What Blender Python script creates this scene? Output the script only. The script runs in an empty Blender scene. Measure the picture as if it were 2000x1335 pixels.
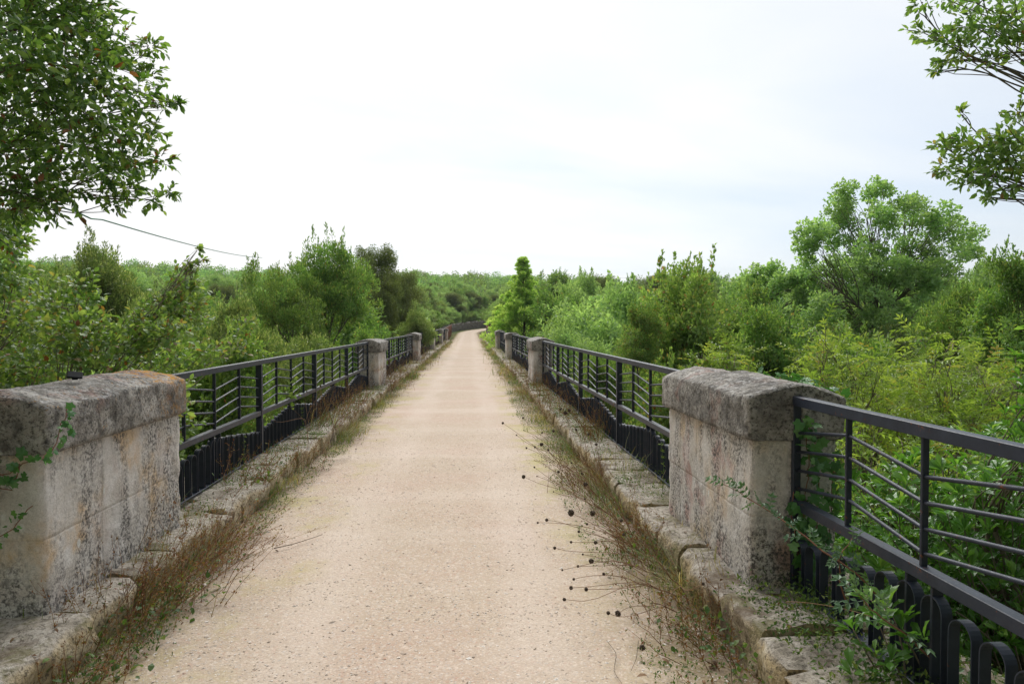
import bpy, math, random
import numpy as np
from mathutils import Vector, Matrix, noise as mnoise
PI = math.pi
R = math.radians
C = bpy.context.scene.collection
rng = np.random.default_rng(7)
random.seed(7)

# ------------------------------------------------------------------ camera model
F = 1333.0
YAW, PITCH = R(3.52), R(-1.44)
EYE = np.array([0, 0, 1.6])
fw = np.array([math.sin(YAW) * math.cos(PITCH), math.cos(YAW) * math.cos(PITCH), math.sin(PITCH)])
rt = np.array([math.cos(YAW), -math.sin(YAW), 0.0])
up = np.cross(rt, fw)
def at(px, py, D):
    return EYE + D * (fw + rt * (px - 1000) / F + up * (667.5 - py) / F)
def atz(px, py, z):
    d = fw + rt * (px - 1000) / F + up * (667.5 - py) / F
    return EYE + d * ((z - EYE[2]) / d[2])

# ------------------------------------------------------------------ tagging
def tag(o, label=None, cat=None, group=None, kind=None):
    if label: o['label'] = label
    if cat: o['category'] = cat
    if group: o['group'] = group
    if kind: o['kind'] = kind
    return o
def empty(name, loc=(0, 0, 0), rz=0.0):
    o = bpy.data.objects.new(name, None); C.objects.link(o)
    o.location = loc; o.rotation_euler = (0, 0, rz); o.empty_display_size = .2
    return o
def link(name, me, parent=None, loc=None):
    o = bpy.data.objects.new(name, me); C.objects.link(o)
    if parent: o.parent = parent
    if loc is not None: o.location = loc
    return o
def copy_tree(o, parent=None):
    c = o.copy(); C.objects.link(c); c.parent = parent
    for ch in list(o.children): copy_tree(ch, c)
    return c

# ------------------------------------------------------------------ mesh builder
class MB:
    def __init__(s): s.v = []; s.f = []; s.n = 0; s.r = []; s.t = []; s.uv = None
    def add(s, V, Fs, rnd=None, tint=None):
        V = np.asarray(V, float).reshape(-1, 3)
        s.v.append(V)
        for i, f in enumerate(Fs):
            f = np.asarray(f, int)
            if f.ndim == 1: f = f.reshape(1, -1)
            s.f.append(f + s.n)
            m = len(f)
            s.r.append(np.full(m, .5) if rnd is None else (np.full(m, float(rnd)) if np.isscalar(rnd) else np.asarray(rnd[i])))
            s.t.append(np.full(m, .5) if tint is None else (np.full(m, float(tint)) if np.isscalar(tint) else np.asarray(tint[i])))
        s.n += len(V)
    def box(s, c, d, rz=0.0, **k):
        c = np.array(c, float); h = np.array(d, float) / 2
        V = np.array([[x, y, z] for x in (-1, 1) for y in (-1, 1) for z in (-1, 1)], float) * h
        if rz:
            cs, sn = math.cos(rz), math.sin(rz)
            V = np.stack([V[:, 0] * cs - V[:, 1] * sn, V[:, 0] * sn + V[:, 1] * cs, V[:, 2]], 1)
        s.add(V + c, [np.array([[0, 1, 3, 2], [4, 6, 7, 5], [0, 4, 5, 1], [2, 3, 7, 6], [0, 2, 6, 4], [1, 5, 7, 3]])], **k)
    def bar(s, a, b, w, h, **k):        # box section bar from a to b (w horizontal, h vertical)
        a = np.array(a, float); b = np.array(b, float); d = b - a; d /= np.linalg.norm(d)
        sd = np.cross(d, [0, 0, 1.0])
        sd = np.array([1.0, 0, 0]) if np.linalg.norm(sd) < 1e-3 else sd / np.linalg.norm(sd)
        u = np.cross(sd, d)
        V = [p + sd * i * w / 2 + u * j * h / 2 for p in (a, b) for i in (-1, 1) for j in (-1, 1)]
        s.add(V, [np.array([[0, 1, 3, 2], [4, 6, 7, 5], [0, 4, 5, 1], [2, 3, 7, 6], [0, 2, 6, 4], [1, 5, 7, 3]])], **k)
    def tube(s, pts, rad, sides=6, cap=True, **k):
        P = np.asarray(pts, float); n = len(P)
        rad = np.full(n, rad, float) if np.isscalar(rad) else np.asarray(rad, float)
        T = np.gradient(P, axis=0); T /= np.linalg.norm(T, axis=1)[:, None] + 1e-9
        ref = np.array([0, 0, 1.0]) if abs(T[0, 2]) < .8 else np.array([1.0, 0, 0])
        A = np.cross(T, ref); A /= np.linalg.norm(A, axis=1)[:, None] + 1e-9
        B = np.cross(T, A)
        th = np.arange(sides) * 2 * PI / sides
        V = P[:, None] + rad[:, None, None] * (A[:, None] * np.cos(th)[None, :, None] + B[:, None] * np.sin(th)[None, :, None])
        i = np.arange(n - 1)[:, None] * sides; j = np.arange(sides)[None]; j2 = (j + 1) % sides
        Fq = np.stack([i + j, i + j2, i + sides + j2, i + sides + j], 2).reshape(-1, 4)
        fs = [Fq]
        if cap: fs += [np.arange(sides)[::-1], (n - 1) * sides + np.arange(sides)]
        s.add(V.reshape(-1, 3), fs, **k)
    def grid(s, V, close_u=False, **k):   # V (nu,nv,3)
        nu, nv = V.shape[:2]
        i = np.arange(nu if close_u else nu - 1)[:, None]; j = np.arange(nv - 1)[None]
        i2 = (i + 1) % nu
        Fq = np.stack([i * nv + j, i2 * nv + j, i2 * nv + j + 1, i * nv + j + 1], 2).reshape(-1, 4)
        s.add(V.reshape(-1, 3), [Fq], **k)
    def mesh(s, name, mat, smooth=True):
        V = np.concatenate(s.v).astype(np.float32)
        me = bpy.data.meshes.new(name)
        cnt = np.concatenate([np.full(len(f), f.shape[1]) for f in s.f]).astype(np.int32)
        lp = np.concatenate([f.ravel() for f in s.f]).astype(np.int32)
        me.vertices.add(len(V)); me.vertices.foreach_set('co', V.ravel())
        me.loops.add(len(lp)); me.loops.foreach_set('vertex_index', lp)
        me.polygons.add(len(cnt)); st = np.zeros(len(cnt), np.int32); st[1:] = np.cumsum(cnt)[:-1]
        me.polygons.foreach_set('loop_start', st)
        me.polygons.foreach_set('use_smooth', np.full(len(cnt), smooth))
        a = me.attributes.new('rnd', 'FLOAT', 'FACE'); a.data.foreach_set('value', np.concatenate(s.r).astype(np.float32))
        a = me.attributes.new('tint', 'FLOAT', 'FACE'); a.data.foreach_set('value', np.concatenate(s.t).astype(np.float32))
        me.update(calc_edges=True)
        for m in (mat if isinstance(mat, (list, tuple)) else [mat]): me.materials.append(m)
        return me
    def obj(s, name, mat, parent=None, smooth=True, loc=None):
        return link(name, s.mesh(name, mat, smooth), parent, loc)

def nrm(v): return v / (np.linalg.norm(v, axis=-1, keepdims=True) + 1e-9)
def fbm(x, y, z, s=1.0, o=4):
    return mnoise.fractal(Vector((x * s, y * s, z * s)), 1.0, 2.0, o)
def sstep(a, b, x):
    t = np.clip((x - a) / (b - a), 0, 1); return t * t * (3 - 2 * t)

# ------------------------------------------------------------------ leaf templates: (u along, v across, w normal), faces
def tmpl_quad():
    return np.array([[0, 0, 0], [.5, .5, .04], [1, 0, 0], [.5, -.5, .04]]), [np.array([[0, 3, 2, 1]])]
def tmpl_fold():
    return np.array([[0, 0, 0], [.45, .5, .16], [1, 0, -.05], [.45, -.5, .16]]), [np.array([[0, 2, 1], [0, 3, 2]])]
def tmpl_leaf(bend=.18):
    us = [0, .22, .6, 1.0]; ws = [0, .38, .5, 0]
    V = [[0, 0, 0], [.22, 0, .02], [.6, 0, 0], [1, 0, -bend], [.22, .38, .1], [.6, .48, .08 - bend * .3], [.22, -.38, .1], [.6, -.48, .08 - bend * .3]]
    return np.array(V, float), [np.array([[0, 1, 4], [0, 6, 1], [2, 3, 5], [2, 7, 3]]), np.array([[1, 2, 5, 4], [1, 6, 7, 2]])]
def tmpl_arb():
    V = [[0, 0, 0], [.4, 0, -.02], [.72, 0, -.05], [1, 0, -.14], [.4, .32, .07], [.72, .5, .04], [.4, -.32, .07], [.72, -.5, .04]]
    return np.array(V, float), [np.array([[0, 1, 4], [0, 6, 1], [2, 3, 5], [2, 7, 3]]), np.array([[1, 2, 5, 4], [1, 6, 7, 2]])]
def tmpl_pinnate(n=3, wl=.34, droop=.25, fat=.36):
    V = []; T = []
    def leaflet(bu, bv, bw, du, dv, L, W):
        d = np.array([du, dv]); d = d / np.linalg.norm(d); p = np.array([-d[1], d[0]])
        k = len(V)
        for a, b, c in ((0, 0, 0), (.45, .5, .03), (1, 0, -.12), (.45, -.5, .03)):
            q = np.array([bu, bv]) + d * a * L + p * b * W
            V.append([q[0], q[1], bw + c * .6])
        T.append([k, k + 2, k + 1]); T.append([k, k + 3, k + 2])
    for i in range(n):
        u = .22 + .56 * i / max(1, n - 1); w = -droop * u * u
        for sg in (-1, 1): leaflet(u, 0, w, .55, sg * .85, wl, wl * fat)
    leaflet(.8, 0, -droop * .64, 1, 0, wl, wl * fat)
    k = len(V); V += [[0, -.012, 0], [0, .012, 0], [.8, .008, -droop * .64], [.8, -.008, -droop * .64]]
    T2 = np.array([[k, k + 3, k + 2, k + 1]])
    return np.array(V, float), [np.array(T), T2]
def tmpl_ivy():
    ang = [0, 28, 52, 80, 115, 150, 180, 210, 245, 280, 308, 332]
    rad = [1.0, .62, .78, .52, .62, .5, .16, .5, .62, .52, .78, .62]
    V = [[.25, 0, .03]]
    for a, r in zip(ang, rad): V.append([.25 + r * .72 * math.cos(R(a)), r * .72 * math.sin(R(a)), -.05 * (r > .7)])
    return np.array(V, float), [np.array([[0, 1 + i, 1 + (i + 1) % 12] for i in range(12)])]
def leaves(mb, P, D, N, L, wr, tmpl, rnd, tint=None):
    TV, TF = tmpl
    n = len(P); L = np.broadcast_to(np.asarray(L, float), (n,)); wr = np.broadcast_to(np.asarray(wr, float), (n,))
    D = nrm(D); N = nrm(N - D * (N * D).sum(1, keepdims=True)); S = np.cross(N, D)
    V = (P[:, None] + L[:, None, None] * (D[:, None] * TV[None, :, 0:1] + S[:, None] * (TV[None, :, 1:2] * wr[:, None, None]) + N[:, None] * TV[None, :, 2:3]))
    m = TV.shape[0]; off = (np.arange(n) * m)[:, None, None]
    fs = [(off + f[None]).reshape(-1, f.shape[1]) for f in TF]
    rn = [np.repeat(rnd, f.shape[0]) for f in TF]
    tn = None if tint is None else [np.repeat(np.broadcast_to(tint, (n,)), f.shape[0]) for f in TF]
    mb.add(V.reshape(-1, 3), fs, rn, tn)
def rdir(n, g=None):
    g = g or rng; return nrm(g.normal(size=(n, 3)))
def scatter(mb, c, r, n, L, wr, tmpl, g, flat=.8, updir=.25, upn=.7, tint=None, out=.8):
    """leaves of one clump round centre c"""
    d = rdir(n, g); rad = g.random(n) ** .42
    P = c + d * (rad * r)[:, None] * np.array([1, 1, flat])
    D = d * out + rdir(n, g) * .8 + np.array([0, 0, updir])
    N = rdir(n, g) * .7 + d * .35 + np.array([0, 0, upn])
    leaves(mb, P, D, N, L * g.uniform(.65, 1.2, n), wr, tmpl, g.random(n), tint)

# ------------------------------------------------------------------ materials
class NT:
    def __init__(s, name):
        s.m = bpy.data.materials.new(name); s.m.use_nodes = True; s.t = s.m.node_tree; s.n = s.t.nodes; s.n.clear()
        s.out = s.n.new('ShaderNodeOutputMaterial'); s.p = s.n.new('ShaderNodeBsdfPrincipled')
        s.L(s.p.outputs[0], s.out.inputs[0])
        s.tc = s.n.new('ShaderNodeTexCoord')
    def L(s, a, b): s.t.links.new(a, b)
    def set(s, sock, v):
        if hasattr(v, 'node'): s.L(v, sock)
        elif isinstance(v, (tuple, list)) and len(v) == 3 and sock.type == 'RGBA': sock.default_value = (*v, 1)
        else: sock.default_value = v
    def coord(s, kind='Object', scale=(1, 1, 1), rand=False):
        mp = s.n.new('ShaderNodeMapping'); s.L(s.tc.outputs[kind], mp.inputs[0]); mp.inputs['Scale'].default_value = scale
        if rand:
            oi = s.n.new('ShaderNodeObjectInfo'); v = s.n.new('ShaderNodeVectorMath'); v.operation = 'MULTIPLY'
            cb = s.n.new('ShaderNodeCombineXYZ'); [s.L(oi.outputs['Random'], cb.inputs[i]) for i in range(3)]
            s.L(cb.outputs[0], v.inputs[0]); v.inputs[1].default_value = (37, 53, 19); s.L(v.outputs[0], mp.inputs['Location'])
        return mp.outputs[0]
    def noise(s, co, scale, det=4, rough=.55, dist=0):
        n = s.n.new('ShaderNodeTexNoise'); s.L(co, n.inputs['Vector']); n.inputs['Scale'].default_value = scale
        n.inputs['Detail'].default_value = det; n.inputs['Roughness'].default_value = rough; n.inputs['Distortion'].default_value = dist
        return n.outputs[0]
    def vor(s, co, scale, feat='F1', out='Distance', rnd=1):
        n = s.n.new('ShaderNodeTexVoronoi'); n.feature = feat; s.L(co, n.inputs['Vector']); n.inputs['Scale'].default_value = scale
        n.inputs['Randomness'].default_value = rnd
        return n.outputs[out]
    def ramp(s, f, stops, interp='LINEAR'):
        n = s.n.new('ShaderNodeValToRGB'); s.L(f, n.inputs[0]); e = n.color_ramp.elements; n.color_ramp.interpolation = interp
        while len(e) < len(stops): e.new(.5)
        for i, (p, c) in enumerate(stops):
            e[i].position = p; e[i].color = (c, c, c, 1) if np.isscalar(c) else (*c, 1)
        return n.outputs[0]
    def mix(s, f, a, b, mode='MIX'):
        n = s.n.new('ShaderNodeMix'); n.data_type = 'RGBA'; n.blend_type = mode
        s.set(n.inputs[0], f); s.set(n.inputs[6], a); s.set(n.inputs[7], b); return n.outputs[2]
    def math(s, op, a, b=0.0, c=None):
        n = s.n.new('ShaderNodeMath'); n.operation = op; s.set(n.inputs[0], a); s.set(n.inputs[1], b)
        if c is not None: s.set(n.inputs[2], c)
        return n.outputs[0]
    def attr(s, name):
        n = s.n.new('ShaderNodeAttribute'); n.attribute_name = name; return n.outputs['Fac']
    def bump(s, h, st=.5, d=.01, prev=None):
        n = s.n.new('ShaderNodeBump'); s.L(h, n.inputs['Height']); n.inputs['Strength'].default_value = st; n.inputs['Distance'].default_value = d
        if prev: s.L(prev, n.inputs['Normal'])
        return n.outputs[0]
    def sep(s, co):
        n = s.n.new('ShaderNodeSeparateXYZ'); s.L(co, n.inputs[0]); return n.outputs
    def done(s, col, rough=.8, nor=None, spec=.3, metal=0):
        s.set(s.p.inputs['Base Color'], col); s.set(s.p.inputs['Roughness'], rough)
        s.p.inputs['Specular IOR Level'].default_value = spec; s.p.inputs['Metallic'].default_value = metal
        if nor: s.L(nor, s.p.inputs['Normal'])
        return s.m

def leaf_mat(name, stops, transl=.35, rough=.5, spec=.35, tintw=.45):
    t = NT(name)
    r = t.attr('rnd'); ti = t.attr('tint')
    oi = t.n.new('ShaderNodeObjectInfo')
    tt = t.math('ADD', t.math('MULTIPLY', ti, .7), t.math('MULTIPLY', oi.outputs['Random'], .3))
    col = t.ramp(r, stops)
    hv = t.n.new('ShaderNodeHueSaturation'); t.L(col, hv.inputs['Color'])
    t.L(t.math('MULTIPLY_ADD', tt, .045 * tintw * 2, .5 - .022 * tintw * 2), hv.inputs['Hue'])
    t.L(t.math('MULTIPLY_ADD', tt, tintw, 1 - tintw * .5), hv.inputs['Value'])
    c = hv.outputs[0]
    t.done(c, rough, None, spec)
    tr = t.n.new('ShaderNodeBsdfTranslucent')
    t.L(t.mix(1.0, c, (1.45, 1.45, .6), 'MULTIPLY'), tr.inputs[0])
    ms = t.n.new('ShaderNodeMixShader'); ms.inputs[0].default_value = transl
    t.L(t.p.outputs[0], ms.inputs[1]); t.L(tr.outputs[0], ms.inputs[2]); t.L(ms.outputs[0], t.out.inputs[0])
    return t.m
BR = (.22, .09, .035)
M = {}
M['oak_near'] = leaf_mat('oak_leaves_near', [(0, (0.065, 0.143, 0.039)), (.45, (0.130, 0.247, 0.065)), (.8, (0.221, 0.351, 0.104)), (.965, (0.286, 0.390, 0.143)), (.985, BR)], .4, .34, .6, .35)
M['oak_brown'] = leaf_mat('oak_leaves_browning', [(0, (0.101, 0.190, 0.056)), (.5, (0.190, 0.302, 0.095)), (.88, (0.302, 0.403, 0.146)), (.94, (0.336, 0.280, 0.112)), (1, BR)], .42, .42, .45, .35)
M['oak'] = leaf_mat('oak_leaves', [(0, (0.115, 0.218, 0.069)), (.5, (0.196, 0.328, 0.098)), (.9, (0.299, 0.437, 0.149)), (.985, (0.380, 0.391, 0.138)), (1, BR)], .4, .4, .5)
M['oak_pale'] = leaf_mat('pale_oak_leaves', [(0, (0.187, 0.308, 0.143)), (.5, (0.297, 0.440, 0.209)), (1, (0.396, 0.539, 0.286))], .45, .45, .5)
M['olive'] = leaf_mat('olive_green_leaves', [(0, (0.123, 0.202, 0.073)), (.5, (0.213, 0.302, 0.112)), (.85, (0.347, 0.414, 0.190)), (1, (0.470, 0.526, 0.291))], .38, .38, .55)
M['holm'] = leaf_mat('holm_oak_leaves', [(0, (0.098, 0.138, 0.052)), (.6, (0.161, 0.207, 0.081)), (1, (0.230, 0.270, 0.115))], .3, .5)
M['ragged'] = leaf_mat('ragged_oak_leaves', [(0, (.14, .24, .07)), (.5, (.24, .36, .12)), (.9, (.36, .46, .18)), (.96, (.4, .36, .16)), (1, (.30, .14, .07))], .45, .42, .45, .35)
M['pine'] = leaf_mat('pine_needles', [(0, (0.299, 0.460, 0.149)), (.6, (0.437, 0.609, 0.218)), (1, (0.552, 0.700, 0.299))], .5, .5)
M['ash'] = leaf_mat('ash_leaves', [(0, (.15, .235, .05)), (.5, (.24, .34, .08)), (.93, (.34, .43, .12)), (1, (.34, .28, .08))], .45, .42, .4, .25)
M['arb'] = leaf_mat('arbutus_leaves', [(0, (.06, .16, .03)), (.5, (.11, .26, .05)), (.9, (.20, .38, .09)), (1, (.28, .42, .12))], .4, .26, .7, .25)
M['ivy'] = leaf_mat('ivy_leaves', [(0, (0.037, 0.122, 0.030)), (.6, (0.067, 0.195, 0.049)), (1, (0.134, 0.293, 0.073))], .25, .35, .5, .2)
M['lentisk'] = leaf_mat('lentisk_leaves', [(0, (.06, .13, .065)), (.6, (.10, .19, .10)), (1, (.15, .25, .13))], .3, .4, .4, .2)
M['wood_far'] = leaf_mat('far_foliage', [(0, (0.126, 0.210, 0.079)), (.5, (0.200, 0.310, 0.110)), (1, (0.294, 0.420, 0.158))], .4, .6, .2, 1.0)
M['grass'] = leaf_mat('verge_grass', [(0, (.09, .14, .045)), (.4, (.17, .20, .075)), (.6, (.30, .24, .13)), (.85, (.42, .34, .2)), (1, (.2, .11, .06))], .35, .6, .2, .4)
M['drygrass'] = leaf_mat('dry_stems', [(0, (.15, .065, .04)), (.4, (.27, .13, .065)), (.75, (.30, .21, .09)), (.9, (.17, .18, .05)), (1, (.2, .05, .035))], .25, .6, .2, .2)
M['herb'] = leaf_mat('small_herbs', [(0, (.05, .10, .03)), (.6, (.09, .16, .045)), (1, (.19, .24, .05))], .35, .5, .3, .3)
M['litter'] = leaf_mat('dead_leaves', [(0, (.08, .045, .025)), (.6, (.17, .1, .055)), (1, (.28, .17, .10))], .1, .7, .2, .2)

def bark(name, a, b):
    t = NT(name); co = t.coord('Object', (1, 1, .25)); n = t.noise(co, 22, 5, .65); n2 = t.noise(t.coord(), 3, 3)
    col = t.mix(n2, t.ramp(n, [(.3, a), (.7, b)]), (.26, .26, .22)); 
    col = t.mix(.25, t.ramp(n, [(.3, a), (.7, b)]), col)
    return t.done(col, .9, t.bump(n, .7, .01), .15)
M['bark'] = bark('oak_bark', (.06, .05, .04), (.20, .17, .13))
M['redstem'] = bark('red_stem', (.16, .06, .035), (.28, .13, .08))
M['twig'] = bark('grey_twig', (.12, .09, .07), (.25, .20, .15))
M['stem_dry'] = bark('dry_stem', (.17, .08, .045), (.30, .18, .10))
M['head'] = bark('seed_head', (.035, .022, .016), (.10, .06, .04))

def metal_mat():
    t = NT('dark_painted_steel'); co = t.coord('Object', (1, 1, 1)); n = t.noise(co, 14, 5, .6); n2 = t.noise(co, 90, 3, .6)
    col = t.ramp(n, [(.3, (.017, .022, .036)), (.7, (.030, .038, .058))])
    rust = t.ramp(t.math('MULTIPLY', t.noise(co, 5, 6, .7), t.noise(co, 40, 4, .7)), [(.365, 0), (.41, 1)])
    col = t.mix(rust, col, (.16, .05, .02))
    return t.done(col, t.ramp(n2, [(.3, .34), (.7, .52)]), t.bump(n2, .15, .002), .35)
M['metal'] = metal_mat()
def rust_mat():
    t = NT('rusty_iron'); co = t.coord(); n = t.noise(co, 6, 5, .7)
    return t.done(t.ramp(n, [(.3, (.11, .045, .03)), (.7, (.26, .13, .09))]), .9, None, .2)
M['rust'] = rust_mat()
def plain(name, c, rough=.6):
    t = NT(name); n = t.noise(t.coord(), 25, 4); return t.done(t.mix(n, tuple(x * .8 for x in c), tuple(min(1, x * 1.2) for x in c)), rough)
M['cable'] = plain('green_cable', (.05, .17, .10))
M['wire'] = plain('grey_wire', (.25, .27, .28))
M['blackplastic'] = plain('black_plastic', (.006, .007, .009), .95)

def shaft_mat(pink=.55, warm=.66):
    t = NT('weathered_limestone_shaft'); co = t.coord('Object', (1, 1, 1), True); ob = t.coord('Object')
    big = t.noise(co, 2.2, 4, .6); mid = t.noise(co, 7, 5, .65); fine = t.noise(co, 55, 5, .7); grit = t.noise(co, 160, 3, .7)
    col = t.ramp(big, [(.32, (.55, .525, .49)), (.5, (.61, .57, .52)), (warm, (.62, .47, .31))])
    col = t.mix(t.math('MULTIPLY', t.ramp(t.noise(co, 3.4, 4, .6, .4), [(.53, 0), (.62, 1)]), pink), col, (.44, .21, .18))
    col = t.mix(t.ramp(mid, [(.44, 0), (.68, .85)]), col, (.72, .70, .68))
    # black lichen: speckle gathered in vertical streaks and near the ground
    st = t.noise(t.coord('Object', (3.0, 3.0, .7), True), 1.6, 5, .65)
    z = t.sep(ob)[2]
    low = t.ramp(z, [(0.0, .13), (.35, .02), (.6, 0), (.8, .05)])
    sm = t.ramp(t.math('ADD', st, low), [(.44, 0), (.60, 1)])
    spk = t.ramp(fine, [(.42, 1), (.56, 0)])
    spk2 = t.ramp(t.noise(co, 24, 6, .8), [(.36, 1), (.5, 0)])
    k = t.math('MULTIPLY', t.math('MAXIMUM', spk, spk2), t.math('MULTIPLY_ADD', sm, .85, .12))
    col = t.mix(k, col, (.085, .08, .078))
    wl = t.ramp(t.vor(t.coord('Object', (1, 1, .6), True), 9), [(.10, 1), (.15, 0)])
    wl = t.math('MULTIPLY', wl, t.ramp(t.noise(co, 1.7, 2), [(.5, 0), (.56, 1)]))
    col = t.mix(wl, col, (.66, .66, .63))
    col = t.mix(t.ramp(grit, [(.35, .35), (.5, 0)]), col, (.2, .18, .16))
    b = t.bump(fine, .55, .008); b = t.bump(mid, .5, .02, b); b = t.bump(grit, .3, .003, b)
    return t.done(col, .92, b, .15)
M['shaft'] = shaft_mat(); M['shaft_left'] = shaft_mat(.12, .60)
def cap_mat(orange=False):
    t = NT('lichen_grey_capstone' + ('_orange' if orange else '')); co = t.coord('Object', (1, 1, 1), True)
    big = t.noise(co, 3.5, 5, .65); mid = t.noise(co, 13, 5, .7); fine = t.noise(co, 60, 5, .75)
    col = t.ramp(big, [(.33, (.15, .14, .125)), (.47, (.31, .29, .26)), (.62, (.50, .47, .43))])
    col = t.mix(t.math('MULTIPLY', t.ramp(t.noise(co, 2.6, 3, .6), [(.57, 0), (.65, 1)]), .5), col, (.33, .18, .15))
    col = t.mix(t.ramp(mid, [(.38, .75), (.52, 0)]), col, (.075, .07, .065))
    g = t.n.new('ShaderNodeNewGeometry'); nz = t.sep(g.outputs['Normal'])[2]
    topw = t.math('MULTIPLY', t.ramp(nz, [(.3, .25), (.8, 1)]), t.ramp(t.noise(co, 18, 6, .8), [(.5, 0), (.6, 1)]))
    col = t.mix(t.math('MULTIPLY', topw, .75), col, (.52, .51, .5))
    ws = t.math('MULTIPLY', t.ramp(t.vor(co, 16), [(.16, 1), (.24, 0)]), t.ramp(t.noise(co, 4, 3), [(.48, 0), (.56, 1)]))
    col = t.mix(t.math('MULTIPLY', ws, .8), col, (.50, .49, .44))
    col = t.mix(t.ramp(fine, [(.38, .85), (.50, 0)]), col, (.05, .047, .045))
    if orange:
        y = t.sep(t.tc.outputs['Object'])[1]
        m = t.math('ADD', t.noise(co, 19, 6, .85), t.ramp(y, [(.0, -.03), (.3, .05), (.65, .13)]))
        m = t.math('MULTIPLY', t.ramp(m, [(.60, 0), (.655, 1)]), t.ramp(nz, [(.0, .25), (.6, 1)]))
        col = t.mix(m, col, (.50, .25, .05))
    else:
        m = t.math('MULTIPLY', t.ramp(t.noise(co, 22, 5, .8), [(.70, 0), (.74, 1)]), .7)
        col = t.mix(m, col, (.45, .25, .08))
    b = t.bump(fine, .9, .014); b = t.bump(mid, .8, .04, b)
    return t.done(col, .95, b, .12)
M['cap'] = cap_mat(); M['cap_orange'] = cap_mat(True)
def kerb_mat():
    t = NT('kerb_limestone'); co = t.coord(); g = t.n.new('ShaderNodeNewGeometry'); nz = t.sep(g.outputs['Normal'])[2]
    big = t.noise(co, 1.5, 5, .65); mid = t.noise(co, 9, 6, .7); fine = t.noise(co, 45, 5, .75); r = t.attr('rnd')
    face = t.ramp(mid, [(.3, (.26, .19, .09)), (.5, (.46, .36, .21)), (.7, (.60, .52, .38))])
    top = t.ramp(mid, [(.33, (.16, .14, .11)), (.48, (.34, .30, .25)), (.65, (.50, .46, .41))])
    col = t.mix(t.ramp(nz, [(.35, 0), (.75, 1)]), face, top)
    col = t.mix(t.math('MULTIPLY', r, .35), col, (.55, .50, .42))
    col = t.mix(t.ramp(fine, [(.38, .8), (.5, 0)]), col, (.08, .07, .055))
    moss = t.math('MULTIPLY', t.ramp(t.noise(co, 3.2, 6, .75), [(.53, 0), (.6, 1)]), .6)
    col = t.mix(moss, col, (.15, .14, .055))
    dirt = t.ramp(t.noise(co, 2.1, 5, .7), [(.54, 0), (.64, .85)])
    col = t.mix(dirt, col, (.14, .105, .075))
    b = t.bump(fine, .7, .012); b = t.bump(mid, .8, .04, b)
    return t.done(col, .95, b, .12)
M['kerb'] = kerb_mat()
def wall_mat(name, sc, dark=1.0):
    t = NT(name); co = t.coord('Object', (1, 1, 1.5)); v = t.vor(co, sc, 'F1', 'Color'); e = t.vor(co, sc, 'DISTANCE_TO_EDGE')
    c = t.ramp(t.sep(v)[0], [(0, (.20 * dark, .19 * dark, .17 * dark)), (1, (.42 * dark, .39 * dark, .34 * dark))])
    c = t.mix(t.noise(co, 20, 5), c, (.16 * dark, .15 * dark, .13 * dark)); c = t.mix(t.ramp(e, [(.03, .9), (.09, 0)]), c, (.04, .035, .03))
    return t.done(c, .95, t.bump(t.ramp(e, [(0, 0), (.12, 1)]), .8, .04), .1)
M['masonry'] = wall_mat('bridge_masonry', 2.2); M['drystone'] = wall_mat('dry_stone', 3.2, .8)
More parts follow.
